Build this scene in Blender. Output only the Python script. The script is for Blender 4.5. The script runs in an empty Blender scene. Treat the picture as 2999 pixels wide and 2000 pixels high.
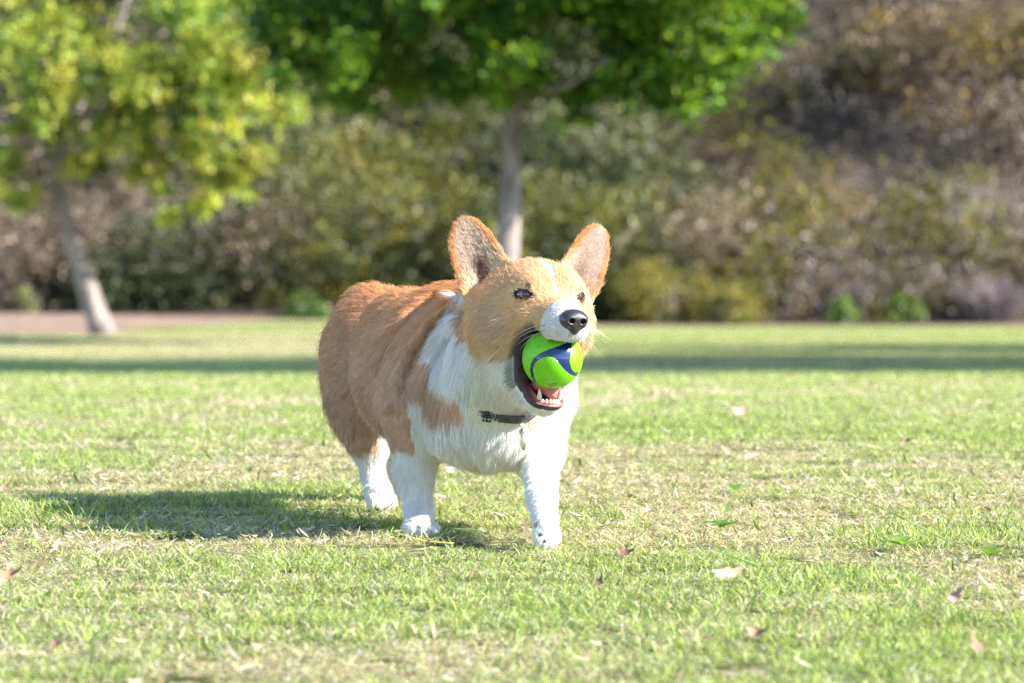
import bpy, math, random
import numpy as np
from mathutils import Vector, Matrix, kdtree

R = math.radians
scn = bpy.context.scene
COL = scn.collection

# ------------------------------------------------------------------ camera
FPX = 135.0 / 36.0 * 2999.0
CAM = np.array((0.0, 0.0, 0.28))
TILT = math.atan(140.0 / FPX)
cd = bpy.data.cameras.new('camera')
cam = bpy.data.objects.new('camera', cd)
COL.objects.link(cam)
cam.location = CAM
cam.rotation_euler = (R(90) - TILT, 0, 0)
cd.lens = 135; cd.sensor_width = 36
cd.clip_start = 0.05; cd.clip_end = 2000
cd.dof.use_dof = True
cd.dof.focus_distance = 4.33
cd.dof.aperture_fstop = 135 / 15.5
cd.dof.aperture_blades = 0
scn.camera = cam

# ------------------------------------------------------------------ sky, sun, exposure
SUN_E, SUN_A = R(31), R(15)          # elevation; turned this much towards the camera from due right
world = bpy.data.worlds.new('World'); scn.world = world; world.use_nodes = True
wn = world.node_tree.nodes; wl = world.node_tree.links
bgn = wn['Background']
sky = wn.new('ShaderNodeTexSky'); sky.sky_type = 'NISHITA'; sky.sun_disc = False
sky.sun_elevation = SUN_E; sky.sun_rotation = R(90) + SUN_A
sky.air_density = 1.0; sky.dust_density = 0.2; sky.ozone_density = 3.0
wl.new(sky.outputs[0], bgn.inputs[0]); bgn.inputs[1].default_value = 0.115
sl = bpy.data.lights.new('sun', 'SUN'); sl.energy = 5.0; sl.angle = R(0.5); sl.color = (1.0, 0.95, 0.87)
sun = bpy.data.objects.new('sun', sl); COL.objects.link(sun)
SUNV = Vector((math.cos(SUN_E) * math.cos(SUN_A), -math.cos(SUN_E) * math.sin(SUN_A), math.sin(SUN_E)))
sun.rotation_euler = SUNV.to_track_quat('Z', 'Y').to_euler()
sun.location = (8, -2, 6)
scn.view_settings.view_transform = 'Standard'; scn.view_settings.look = 'None'
scn.view_settings.gamma = 1.0; scn.view_settings.exposure = 1.58
scn.cycles.max_bounces = 8; scn.cycles.diffuse_bounces = 6; scn.cycles.transmission_bounces = 4
scn.cycles.transparent_max_bounces = 8
scn.cycles.use_denoising = True; scn.cycles.denoising_prefilter = 'NONE'
try:
    scn.cycles_curves.shape = 'THICK'
except Exception:
    pass

rng = np.random.default_rng(7)

# ------------------------------------------------------------------ helpers
def P(px, py, D):
    """world point seen at photo pixel (px, py) at distance D along +Y"""
    c, s = math.cos(TILT), math.sin(TILT)
    x, y = (px - 1499.5) / FPX, -(py - 1000.0) / FPX
    d = np.array((x, c + y * s, -s + y * c))
    return CAM + d * (D / d[1])

def to_px(p):
    p = np.asarray(p, dtype=float); q = p - CAM
    c, s = math.cos(TILT), math.sin(TILT)
    depth = q[..., 1] * c - q[..., 2] * s
    up = q[..., 1] * s + q[..., 2] * c
    return 1499.5 + q[..., 0] / depth * FPX, 1000.0 - up / depth * FPX

def tag(o, label=None, cat=None, group=None, kind=None):
    if label: o['label'] = label
    if cat: o['category'] = cat
    if group: o['group'] = group
    if kind: o['kind'] = kind
    return o

def empty(name, loc=(0, 0, 0)):
    o = bpy.data.objects.new(name, None); COL.objects.link(o); o.location = loc; o.empty_display_size = 0.1
    return o

def parent_to(o, p):
    """keep the world placement of o while parenting it"""
    if p is not None:
        o.parent = p
        o.matrix_parent_inverse = p.matrix_basis.inverted()   # every object's own matrix is its world placement

def mk(name, verts, faces, mat=None, parent=None, col=None, smooth=False, link=True):
    verts = np.asarray(verts, dtype=np.float32).reshape(-1, 3)
    me = bpy.data.meshes.new(name)
    if isinstance(faces, np.ndarray):
        k = faces.shape[1]; nf = len(faces)
        me.vertices.add(len(verts)); me.vertices.foreach_set('co', verts.ravel())
        me.loops.add(nf * k); me.loops.foreach_set('vertex_index', faces.astype(np.int32).ravel())
        me.polygons.add(nf); me.polygons.foreach_set('loop_start', np.arange(0, nf * k, k, dtype=np.int32))
        me.polygons.foreach_set('loop_total', np.full(nf, k, dtype=np.int32))
        me.update(calc_edges=True)
    else:
        me.from_pydata([tuple(map(float, v)) for v in verts], [], [tuple(f) for f in faces]); me.update()
    if smooth:
        me.polygons.foreach_set('use_smooth', np.ones(len(me.polygons), dtype=bool))
    if col is not None:
        a = me.color_attributes.new('col', 'FLOAT_COLOR', 'POINT')
        c4 = np.ones((len(verts), 4), dtype=np.float32); c4[:, :3] = col
        a.data.foreach_set('color', c4.ravel())
    if mat is not None:
        me.materials.append(mat)
    o = bpy.data.objects.new(name, me)
    if link:
        COL.objects.link(o)
        parent_to(o, parent)
    return o

def new_mat(name):
    m = bpy.data.materials.new(name); m.use_nodes = True
    nt = m.node_tree; b = nt.nodes['Principled BSDF']
    return m, nt, b

def flat(name, color, rough=0.6, spec=0.5, noise=0.0, scale=30, sss=0.0, bump=0.0, coat=0.0, metal=0.0):
    m, nt, b = new_mat(name)
    b.inputs['Roughness'].default_value = rough
    b.inputs['Specular IOR Level'].default_value = spec
    b.inputs['Metallic'].default_value = metal
    b.inputs['Coat Weight'].default_value = coat
    b.inputs['Coat Roughness'].default_value = 0.12
    b.inputs['Base Color'].default_value = (*color, 1)
    if noise > 0 or bump > 0:
        tc = nt.nodes.new('ShaderNodeTexCoord'); n = nt.nodes.new('ShaderNodeTexNoise')
        n.inputs['Scale'].default_value = scale; n.inputs['Detail'].default_value = 5
        nt.links.new(tc.outputs['Object'], n.inputs['Vector'])
        if noise > 0:
            r = nt.nodes.new('ShaderNodeValToRGB')
            r.color_ramp.elements[0].position = 0.3; r.color_ramp.elements[1].position = 0.7
            r.color_ramp.elements[0].color = (*[c * (1 - noise) for c in color], 1)
            r.color_ramp.elements[1].color = (*[min(1, c * (1 + noise)) for c in color], 1)
            nt.links.new(n.outputs['Fac'], r.inputs['Fac']); nt.links.new(r.outputs['Color'], b.inputs['Base Color'])
        if bump > 0:
            bp = nt.nodes.new('ShaderNodeBump'); bp.inputs['Strength'].default_value = bump
            bp.inputs['Distance'].default_value = 0.01
            nt.links.new(n.outputs['Fac'], bp.inputs['Height']); nt.links.new(bp.outputs['Normal'], b.inputs['Normal'])
    if sss > 0:
        b.inputs['Subsurface Weight'].default_value = sss
        b.inputs['Subsurface Radius'].default_value = (0.01, 0.005, 0.003)
        b.inputs['Subsurface Scale'].default_value = 0.3
    return m

def attr_mat(name, rough=0.6, trans=0.0, spec=0.3, tint=(1, 1, 1)):
    """colour from the 'col' attribute, optionally partly translucent (leaves, blades, hairs)"""
    m, nt, b = new_mat(name)
    at = nt.nodes.new('ShaderNodeAttribute'); at.attribute_name = 'col'
    nt.links.new(at.outputs['Color'], b.inputs['Base Color'])
    b.inputs['Roughness'].default_value = rough; b.inputs['Specular IOR Level'].default_value = spec
    if trans > 0:
        tr = nt.nodes.new('ShaderNodeBsdfTranslucent')
        mx = nt.nodes.new('ShaderNodeMix'); mx.data_type = 'RGBA'; mx.blend_type = 'MULTIPLY'
        mx.inputs[0].default_value = 1.0
        nt.links.new(at.outputs['Color'], mx.inputs[6]); mx.inputs[7].default_value = (*tint, 1)
        nt.links.new(mx.outputs[2], tr.inputs['Color'])
        ms = nt.nodes.new('ShaderNodeMixShader'); ms.inputs[0].default_value = trans
        nt.links.new(b.outputs[0], ms.inputs[1]); nt.links.new(tr.outputs[0], ms.inputs[2])
        nt.links.new(ms.outputs[0], nt.nodes['Material Output'].inputs['Surface'])
    return m

def tube(pts, rad, seg=10, caps=True):
    """tapered tube along points; returns verts, faces(list)"""
    pts = np.asarray(pts, float); n = len(pts)
    rad = np.broadcast_to(np.asarray(rad, float), (n,))
    t = np.gradient(pts, axis=0); t /= np.linalg.norm(t, axis=1)[:, None] + 1e-12
    ref = np.array((0.0, 0, 1.0)) if abs(t[0][2]) < 0.9 else np.array((1.0, 0, 0))
    V = []; a = np.cross(t[0], ref); a /= np.linalg.norm(a)
    ang = np.arange(seg) * 2 * math.pi / seg
    for i in range(n):
        a = a - t[i] * a.dot(t[i]); a /= np.linalg.norm(a); b = np.cross(t[i], a)
        V.append(pts[i] + rad[i] * (np.cos(ang)[:, None] * a + np.sin(ang)[:, None] * b))
    F = []
    for i in range(n - 1):
        for j in range(seg):
            k = (j + 1) % seg
            F.append((i * seg + j, i * seg + k, (i + 1) * seg + k, (i + 1) * seg + j))
    if caps:
        F.append(tuple(range(seg - 1, -1, -1))); F.append(tuple((n - 1) * seg + j for j in range(seg)))
    return np.concatenate(V), F

def join_vf(parts):
    V = []; F = []; o = 0
    for v, f in parts:
        V.append(v); F += [tuple(i + o for i in q) for q in f]; o += len(v)
    return np.concatenate(V), F

def nrm(v):
    v = np.asarray(v, float); return v / (np.linalg.norm(v, axis=-1, keepdims=True) + 1e-12)

def vnoise(p, scale, seed=0):
    """smooth value noise in [-1,1] at points p"""
    q = np.asarray(p, float) * scale + seed * 17.31
    i = np.floor(q).astype(np.int64); f = q - i; f = f * f * (3 - 2 * f)
    out = 0
    for dx in (0, 1):
        for dy in (0, 1):
            for dz in (0, 1):
                h = (i[..., 0] + dx) * 374761393 + (i[..., 1] + dy) * 668265263 + (i[..., 2] + dz) * 2147483647 + seed * 1274126177
                h = (h ^ (h >> 13)) * 1274126177; h = (h ^ (h >> 16)) & 0xFFFFFF
                w = (f[..., 0] if dx else 1 - f[..., 0]) * (f[..., 1] if dy else 1 - f[..., 1]) * (f[..., 2] if dz else 1 - f[..., 2])
                out = out + w * (h / 0x7FFFFF - 1.0)
    return out

def inpoly(x, y, poly):
    poly = np.asarray(poly, float); res = np.zeros(np.shape(x), bool)
    x0, y0 = poly[-1]
    for x1, y1 in poly:
        c = ((y1 > y) != (y0 > y)) & (x < (x0 - x1) * (y - y1) / (y0 - y1 + 1e-12) + x1)
        res ^= c; x0, y0 = x1, y1
    return res

# ------------------------------------------------------------------ the ground: lawn, bare bank, hillside in one sheet
def ground_z(x, y):
    x = np.asarray(x, float); y = np.asarray(y, float)
    t = np.clip((y - 34.0 - .4 * np.sin(x * .7)) / 60.0, 0, None)
    z = 30.0 * t ** 1.0 * np.clip(t * 8, 0, 1)
    z = z * np.clip(.55 + (x + 9) * .06, .25, 1.15)
    m = np.exp(-((x + 4.2) / 2.6) ** 2 - ((y - 31.5) / 3.6) ** 2) * .12       # low bare bank behind the leaning tree
    near = np.interp(y, [-60, 2.0, 3.0, 4.4, 6.3, 7.2, 8.2, 10.0, 12.5, 15.0], [-.07, -.07, -.042, 0, .057, .070, .068, .045, .015, 0])
    return z + m + near + .02 * np.sin(x * 1.3) * np.sin(y * .9) * np.clip((y - 8) / 20, 0, 1) * np.clip((30 - y) / 6, 0, 1)
def ground_D(py):
    D = .28 * FPX / max(py - 860, 1)
    for _ in range(30): D = .5 * D + .5 * (.28 - float(ground_z(0, D))) * FPX / max(py - 860, 1)
    return D
gx = np.concatenate([[-420, -200, -100, -60], np.arange(-36, 36.1, .6), [60, 100, 200, 420]])
gy = np.concatenate([[-60, -20, -5], np.arange(0, 16, .25), np.arange(16, 44, .5), np.arange(44, 120, 2.0), [150, 220, 420]])
GX, GY = np.meshgrid(gx, gy, indexing='ij'); GZ = ground_z(GX, GY)
far_ = (GY > 120); GZ = np.where(far_, ground_z(GX, 120.0), GZ)
gv = np.stack((GX, GY, GZ), -1).reshape(-1, 3); ny_ = len(gy)
gf = np.array([(i * ny_ + j, (i + 1) * ny_ + j, (i + 1) * ny_ + j + 1, i * ny_ + j + 1) for i in range(len(gx) - 1) for j in range(ny_ - 1)])
gm, nt, b = new_mat('lawn_soil')
geo = nt.nodes.new('ShaderNodeNewGeometry')
def nz(scale, detail=4, vec=None):
    n = nt.nodes.new('ShaderNodeTexNoise'); n.inputs['Scale'].default_value = scale; n.inputs['Detail'].default_value = detail
    nt.links.new(geo.outputs['Position'] if vec is None else vec, n.inputs['Vector']); return n
def ramp(fac, stops):
    r = nt.nodes.new('ShaderNodeValToRGB'); e = r.color_ramp.elements
    e[0].position, e[0].color = stops[0][0], (*stops[0][1], 1); e[1].position, e[1].color = stops[-1][0], (*stops[-1][1], 1)
    for p_, c_ in stops[1:-1]:
        q_ = e.new(p_); q_.color = (*c_, 1)
    nt.links.new(fac, r.inputs['Fac']); return r
thatch = ramp(nz(60, 6).outputs['Fac'], [(.3, (.035, .045, .014)), (.5, (.15, .15, .06)), (.7, (.50, .42, .27))])
dirt = ramp(nz(9, 6).outputs['Fac'], [(.3, (.18, .12, .09)), (.55, (.30, .21, .155)), (.75, (.42, .32, .24))])
sep = nt.nodes.new('ShaderNodeSeparateXYZ'); nt.links.new(geo.outputs['Position'], sep.inputs[0])
edge = nt.nodes.new('ShaderNodeMath'); edge.operation = 'MULTIPLY_ADD'; edge.inputs[1].default_value = 1.0; edge.inputs[2].default_value = 0
# soil shows beyond the mown edge (y about 33 m on the right, 26 m on the left)
mr = nt.nodes.new('ShaderNodeMapRange'); mr.inputs['From Min'].default_value = -3.0; mr.inputs['From Max'].default_value = -1.6
mr.inputs['To Min'].default_value = 26.2; mr.inputs['To Max'].default_value = 31.8
nt.links.new(sep.outputs['X'], mr.inputs['Value'])
sb = nt.nodes.new('ShaderNodeMath'); sb.operation = 'SUBTRACT'; nt.links.new(sep.outputs['Y'], sb.inputs[0]); nt.links.new(mr.outputs[0], sb.inputs[1])
ad = nt.nodes.new('ShaderNodeMath'); ad.operation = 'ADD'; nt.links.new(sb.outputs[0], ad.inputs[0])
n3 = nz(.8, 3); nt.links.new(n3.outputs['Fac'], ad.inputs[1])
cl_ = nt.nodes.new('ShaderNodeClamp'); nt.links.new(ad.outputs[0], cl_.inputs['Value'])
mx = nt.nodes.new('ShaderNodeMix'); mx.data_type = 'RGBA'
nt.links.new(cl_.outputs[0], mx.inputs[0]); nt.links.new(thatch.outputs[0], mx.inputs[6]); nt.links.new(dirt.outputs[0], mx.inputs[7])
gap_shade = ramp(nz(4, 6).outputs['Fac'], [(.3, (.045, .035, .026)), (.55, (.09, .068, .052)), (.75, (.17, .13, .10))])  # dark soil tone, paints the shade of the gaps between the shrubs
mq = nt.nodes.new('ShaderNodeMapRange'); mq.inputs['From Min'].default_value = 33.6; mq.inputs['From Max'].default_value = 34.6
nt.links.new(sep.outputs['Y'], mq.inputs['Value'])
mx2 = nt.nodes.new('ShaderNodeMix'); mx2.data_type = 'RGBA'
nt.links.new(mq.outputs[0], mx2.inputs[0]); nt.links.new(mx.outputs[2], mx2.inputs[6]); nt.links.new(gap_shade.outputs[0], mx2.inputs[7])
nt.links.new(mx2.outputs[2], b.inputs['Base Color']); b.inputs['Roughness'].default_value = .95; b.inputs['Specular IOR Level'].default_value = .1
bp = nt.nodes.new('ShaderNodeBump'); bp.inputs['Strength'].default_value = .6; bp.inputs['Distance'].default_value = .02
nt.links.new(nz(45, 5).outputs['Fac'], bp.inputs['Height']); nt.links.new(bp.outputs['Normal'], b.inputs['Normal'])
lawn = mk('ground', gv, gf, gm, smooth=True)
tag(lawn, 'flat park ground rising into a hillside at the back', None, kind='structure')

# ------------------------------------------------------------------ grass: tiles of real blades, scattered by geometry nodes
def lin(r, g, b_):
    f = lambda c: ((c / 255 + .055) / 1.055) ** 2.4 if c / 255 > .04045 else c / 255 / 12.92
    return np.array((f(r), f(g), f(b_)))
blade_m = attr_mat('grass_blade', rough=.45, trans=.42, spec=.35, tint=(1.0, 1.0, .6))
GREENS = [(.28, .42, .085), (.37, .50, .10), (.18, .31, .07), (.50, .58, .14), (.31, .42, .17)]
STRAWS = [(.82, .72, .50), (.74, .61, .40), (.86, .79, .62), (.62, .48, .32), (.76, .70, .42)]
def tile_mesh(name, size, nb, dry, seed, hmin=.006, hmax=.020, wid=.0011, lean=1.7, bits=0):
    r = np.random.default_rng(seed)
    x = r.uniform(-size / 2, size / 2, nb); y = r.uniform(-size / 2, size / 2, nb)
    isdry = r.random(nb) < dry
    h = r.uniform(hmin, hmax, nb) * np.where(isdry, .75, 1.0) * (1 + .25 * r.normal(0, 1, nb)).clip(.4, 1.8)
    az = r.uniform(0, 2 * math.pi, nb); ln = np.abs(r.normal(0, lean * .5, nb)) + np.where(isdry, .9, .35); ln = ln.clip(0, 1.75)
    w = r.uniform(.65, 1.35, nb) * wid * np.where(isdry, .9, 1.1)
    fa = r.uniform(0, 2 * math.pi, nb)
    d = np.stack((np.cos(az), np.sin(az)), 1); s = np.stack((np.cos(fa), np.sin(fa)), 1)
    lift = np.where(isdry, r.uniform(0, .3, nb) * hmax, 0)
    V = np.zeros((nb, 5, 3), np.float32)
    for k, t in enumerate((0, .5, 1.0)):
        a = ln * (.5 + .9 * t); cx = x + d[:, 0] * h * t * np.sin(a * .8); cy = y + d[:, 1] * h * t * np.sin(a * .8); cz = h * t * np.cos(a * .75) - .003 * (k == 0)
        cz = np.maximum(cz, .001) + lift
        ww = w * (1.0, .85, 0)[k]
        if k < 2:
            V[:, 2 * k] = np.stack((cx - s[:, 0] * ww, cy - s[:, 1] * ww, cz), 1); V[:, 2 * k + 1] = np.stack((cx + s[:, 0] * ww, cy + s[:, 1] * ww, cz), 1)
        else:
            V[:, 4] = np.stack((cx, cy, cz), 1)
    base = np.arange(nb)[:, None] * 5
    F = np.concatenate((base + np.array((0, 1, 3)), base + np.array((0, 3, 2)), base + np.array((2, 3, 4))))
    G = np.array(GREENS)[r.integers(0, len(GREENS), nb)]; S_ = np.array(STRAWS)[r.integers(0, len(STRAWS), nb)]
    c = np.where(isdry[:, None], S_, G) * r.uniform(.45, 1.5, (nb, 1))
    tipdry = (~isdry) & (r.random(nb) < .22)
    C = np.repeat(c[:, None], 5, 1)
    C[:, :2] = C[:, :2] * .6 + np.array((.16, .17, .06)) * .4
    C[tipdry, 4] = np.array((.45, .38, .16))
    V = V.reshape(-1, 3); C = C.reshape(-1, 3)
    if bits:
        m = bits; bx = r.uniform(-size / 2, size / 2, (m, 2)); L = r.uniform(.005, .016, m); a = r.uniform(0, 6.283, m); w2 = L * r.uniform(.05, .13, m)
        k0 = r.uniform(0, 6.283, m); bz = r.uniform(.004, .016, m); tl = r.normal(0, .45, m); cu = r.uniform(-.4, .9, m)
        W = np.zeros((m, 8, 3)); dx, dy = np.cos(a), np.sin(a)
        for q, t in enumerate((-.5, -.17, .17, .5)):
            ww = w2 * (.35, 1, .9, .2)[q]; z = bz + tl * L * t + cu * L * (t * t)
            for e, sg in enumerate((-1, 1)):
                W[:, 2 * q + e] = np.stack((bx[:, 0] + dx * L * t - dy * ww * sg, bx[:, 1] + dy * L * t + dx * ww * sg, np.maximum(z + sg * ww * np.sin(k0), .002)), 1)
        bb = len(V) + np.arange(m)[:, None] * 8
        F = np.concatenate([F] + [np.concatenate((bb + np.array((2 * q, 2 * q + 1, 2 * q + 3)), bb + np.array((2 * q, 2 * q + 3, 2 * q + 2)))) for q in range(3)])
        bc_ = np.array([(.88, .74, .58), (.84, .66, .50), (.90, .82, .68), (.55, .38, .26), (.30, .42, .10), (.78, .66, .42)])[r.choice(6, m, p=(.27, .2, .2, .08, .10, .15))] * r.uniform(.55, .9, (m, 1))
        V = np.concatenate((V, W.reshape(-1, 3))); C = np.concatenate((C, np.repeat(bc_[:, None], 8, 1).reshape(-1, 3)))
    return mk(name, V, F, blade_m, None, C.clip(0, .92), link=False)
tiles = bpy.data.collections.new('blade_tiles')
NT = 0
# near tiles .14 m (0-5, greener to drier), far tiles 1.0 m (6-8)
for i, dry in enumerate((.34, .44, .54, .66, .80, .93)):
    o = tile_mesh('tile_%02d' % i, .16, (2600, 2000, 2300, 2100, 1900, 2300)[i], dry, 100 + i, wid=.00066, hmax=(.019, .017, .017, .016, .015, .015)[i], bits=(2, 3, 5, 9, 22, 48)[i]); tiles.objects.link(o)
for i, dry in enumerate((.58, .72, .90)):
    o = tile_mesh('tile_%02d' % (6 + i), 1.0, 16000, dry, 200 + i, hmin=.008, hmax=.020, wid=.0019); tiles.objects.link(o)
pts_, idx_, rot_, scl_ = [], [], [], []
step = .125
ys = np.arange(1.7, 9.5, step)
for yy in ys:
    hw = .9 + .30 * yy
    xs = np.arange(-hw, hw, step)
    px_ = np.stack((xs + rng.uniform(-.04, .04, len(xs)), yy + rng.uniform(-.04, .04, len(xs)), 0 * xs), 1)
    pts_.append(px_)
npt = np.concatenate(pts_); npt[:, 2] = ground_z(npt[:, 0], npt[:, 1])
dn = .58 + .45 * vnoise(npt, 1.1, 61) + .55 * vnoise(npt, 3.6, 62) + .40 * vnoise(npt, 7.5, 63) + rng.normal(0, .12, len(npt))
ni = np.clip((dn * 5.2 + .0).astype(int), 0, 5)
nr_ = rng.integers(0, 4, len(npt)) * math.pi / 2 + rng.uniform(-.3, .3, len(npt)); ns_ = rng.uniform(.85, 1.2, len(npt))
fp = []
for yy in np.arange(9.6, 34.0, .85):
    hw = 2.5 + .26 * yy; xs = np.arange(-hw, hw, .85)
    lim = np.where(xs < -2.3, 26.0, 31.6)
    ok = yy < lim
    fp.append(np.stack((xs + rng.uniform(-.1, .1, len(xs)), yy + rng.uniform(-.1, .1, len(xs)), 0 * xs), 1)[ok])
fp = np.concatenate(fp); fp[:, 2] = ground_z(fp[:, 0], fp[:, 1])
drf = .55 + .5 * vnoise(fp, .35, 71) + .3 * vnoise(fp, 1.0, 72) + .9 * np.exp(-((fp[:, 1] - 21.5) / 4.0) ** 2) * (fp[:, 0] < 0)
fi = 6 + np.clip((drf * 3).astype(int), 0, 2)
allp = np.concatenate((npt, fp)); alli = np.concatenate((ni, fi)); allr = np.concatenate((nr_, rng.integers(0, 4, len(fp)) * math.pi / 2.0)); alls = np.concatenate((ns_, np.ones(len(fp))))
gme = bpy.data.meshes.new('grass'); gme.from_pydata([tuple(map(float, q)) for q in allp], [], [])
for nm, arr, ty in (('tile', alli, 'INT'), ('turn', allr, 'FLOAT'), ('size', alls, 'FLOAT')):
    a = gme.attributes.new(nm, ty, 'POINT'); a.data.foreach_set('value', arr.astype(np.int32 if ty == 'INT' else np.float32))
grass = bpy.data.objects.new('grass', gme); COL.objects.link(grass)
tag(grass, 'short patchy lawn grass, green blades mixed with dry straw', 'grass', kind='stuff')
ng_ = bpy.data.node_groups.new('scatter_blades', 'GeometryNodeTree')
ng_.interface.new_socket('Geometry', in_out='INPUT', socket_type='NodeSocketGeometry')
ng_.interface.new_socket('Geometry', in_out='OUTPUT', socket_type='NodeSocketGeometry')
N = ng_.nodes.new; gi_ = N('NodeGroupInput'); go_ = N('NodeGroupOutput')
iop = N('GeometryNodeInstanceOnPoints'); ci = N('GeometryNodeCollectionInfo'); ci.inputs['Collection'].default_value = tiles
ci.inputs['Separate Children'].default_value = True; ci.inputs['Reset Children'].default_value = True
def nattr(nm, ty):
    a = N('GeometryNodeInputNamedAttribute'); a.data_type = ty; a.inputs['Name'].default_value = nm; return a
at_ = nattr('tile', 'INT'); ar_ = nattr('turn', 'FLOAT'); as_ = nattr('size', 'FLOAT')
cx3 = N('ShaderNodeCombineXYZ'); e2r = N('FunctionNodeEulerToRotation')
Lk = ng_.links.new
Lk(ar_.outputs[0], cx3.inputs[2]); Lk(cx3.outputs[0], e2r.inputs[0]); Lk(e2r.outputs[0], iop.inputs['Rotation'])
Lk(gi_.outputs[0], iop.inputs['Points']); Lk(ci.outputs[0], iop.inputs['Instance']); iop.inputs['Pick Instance'].default_value = True
Lk(at_.outputs[0], iop.inputs['Instance Index']); Lk(as_.outputs[0], iop.inputs['Scale']); Lk(iop.outputs[0], go_.inputs[0])
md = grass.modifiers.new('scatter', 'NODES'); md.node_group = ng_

# ------------------------------------------------------------------ foliage helpers
leaf_m = attr_mat('leaf', rough=.45, trans=.36, spec=.35, tint=(1.0, 1.0, .45))
twig_m = attr_mat('twig', rough=.9, spec=.1)
def leaves(centers, radii, n, size, colors, seed, weights=None, aspect=.55, shell=.75, up=.0):
    """n leaf-sized folded quads spread in ellipsoid clumps; one colour family per clump"""
    r = np.random.default_rng(seed); centers = np.asarray(centers, float); radii = np.asarray(radii, float)
    if radii.ndim == 1: radii = np.repeat(radii[:, None], 3, 1)
    w = np.ones(len(centers)) if weights is None else np.asarray(weights, float)
    w = w * np.prod(radii, 1) ** (2 / 3); w /= w.sum(); k = r.choice(len(centers), n, p=w)
    d = nrm(r.normal(0, 1, (n, 3))); rr = r.random(n) ** shell; rr = np.where(r.random(n) < .3, rr * 1.8, rr)
    st = np.random.default_rng(seed + 1).uniform(.65, 1.5, (len(centers), 3)); radii = radii * st * 1.3
    c = centers[k] + d * rr[:, None] * radii[k]
    ax = nrm(r.normal(0, 1, (n, 3)) + np.array((0, 0, up))); t = nrm(np.cross(ax, r.normal(0, 1, (n, 3))))
    s = size * r.uniform(.6, 1.35, n)
    V = np.zeros((n, 4, 3)); b2 = np.cross(ax, t)
    V[:, 0] = c - t * s[:, None] * .5; V[:, 2] = c + t * s[:, None] * .5
    V[:, 1] = c + b2 * (s * aspect * .5)[:, None] + ax * (s * .12)[:, None]; V[:, 3] = c - b2 * (s * aspect * .5)[:, None] + ax * (s * .12)[:, None]
    base = np.arange(n)[:, None] * 4; F = np.concatenate((base + np.array((0, 1, 2)), base + np.array((0, 2, 3))))
    cols = np.asarray(colors, float); ck = r.integers(0, len(cols), len(centers))
    pick = np.where(r.random(n) < .6, ck[k], r.integers(0, len(cols), n))
    C = cols[pick] * r.uniform(.7, 1.3, (n, 1)) * (1 + .25 * r.normal(0, 1, len(centers)))[k][:, None].clip(.6, 1.5)
    return V.reshape(-1, 3), F, np.repeat(C[:, None], 4, 1).reshape(-1, 3).clip(.004, .9)

def bark(name, dark, light):
    m, nt, b = new_mat(name)
    g = nt.nodes.new('ShaderNodeNewGeometry'); mp = nt.nodes.new('ShaderNodeMapping'); mp.inputs['Scale'].default_value = (6, 6, 1.6)
    n = nt.nodes.new('ShaderNodeTexNoise'); n.inputs['Scale'].default_value = 3; n.inputs['Detail'].default_value = 6
    nt.links.new(g.outputs['Position'], mp.inputs[0]); nt.links.new(mp.outputs[0], n.inputs['Vector'])
    r = nt.nodes.new('ShaderNodeValToRGB'); r.color_ramp.elements[0].position = .35; r.color_ramp.elements[1].position = .6
    r.color_ramp.elements[0].color = (*dark, 1); r.color_ramp.elements[1].color = (*light, 1)
    nt.links.new(n.outputs['Fac'], r.inputs[0]); nt.links.new(r.outputs[0], b.inputs['Base Color'])
    b.inputs['Roughness'].default_value = .85
    bp = nt.nodes.new('ShaderNodeBump'); bp.inputs['Distance'].default_value = .01; nt.links.new(n.outputs['Fac'], bp.inputs['Height']); nt.links.new(bp.outputs[0], b.inputs['Normal'])
    return m
bark_pale = bark('bark_pale', (.16, .13, .115), (.36, .305, .285))
bark_grey = bark('bark_grey', (.10, .085, .07), (.26, .22, .19))

def curve_pts(p, n=10):
    p = np.asarray(p, float); t = np.linspace(0, len(p) - 1, n); return np.stack([np.interp(t, range(len(p)), p[:, i]) for i in range(3)], 1)
def tree(name, label, trunk, r0, r1, limbs, clumps, nl, size, colors, seed, bmat, weights=None, group=None, extra=None):
    t = empty(name, trunk[0]); tag(t, label, 'tree', group)
    tp = curve_pts(trunk, 14); rr = np.linspace(r0, r1, 14); rr[0] *= 1.25; rr[1] *= 1.06
    tv = tube(tp, rr, 16); tr = mk('trunk', tv[0], tv[1], bmat, t, smooth=True)
    for L in limbs:
        q = curve_pts(L[0], 10); q[1:-1] += np.random.default_rng(seed).normal(0, .012, (8, 3))
        v = tube(q, np.linspace(L[1], L[2], 10), 8); mk('limb', v[0], v[1], bmat, t, smooth=True)
    V, F, C = leaves([c[0] for c in clumps], [c[1] for c in clumps], nl, size, colors, seed, weights=[c[2] if len(c) > 2 else 1 for c in clumps])
    if extra is not None:
        V2, F2, C2 = extra; F = np.concatenate((F, F2 + len(V))); V = np.concatenate((V, V2)); C = np.concatenate((C, C2))
    mk('crown', V, F, leaf_m, t, C)
    return t

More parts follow.
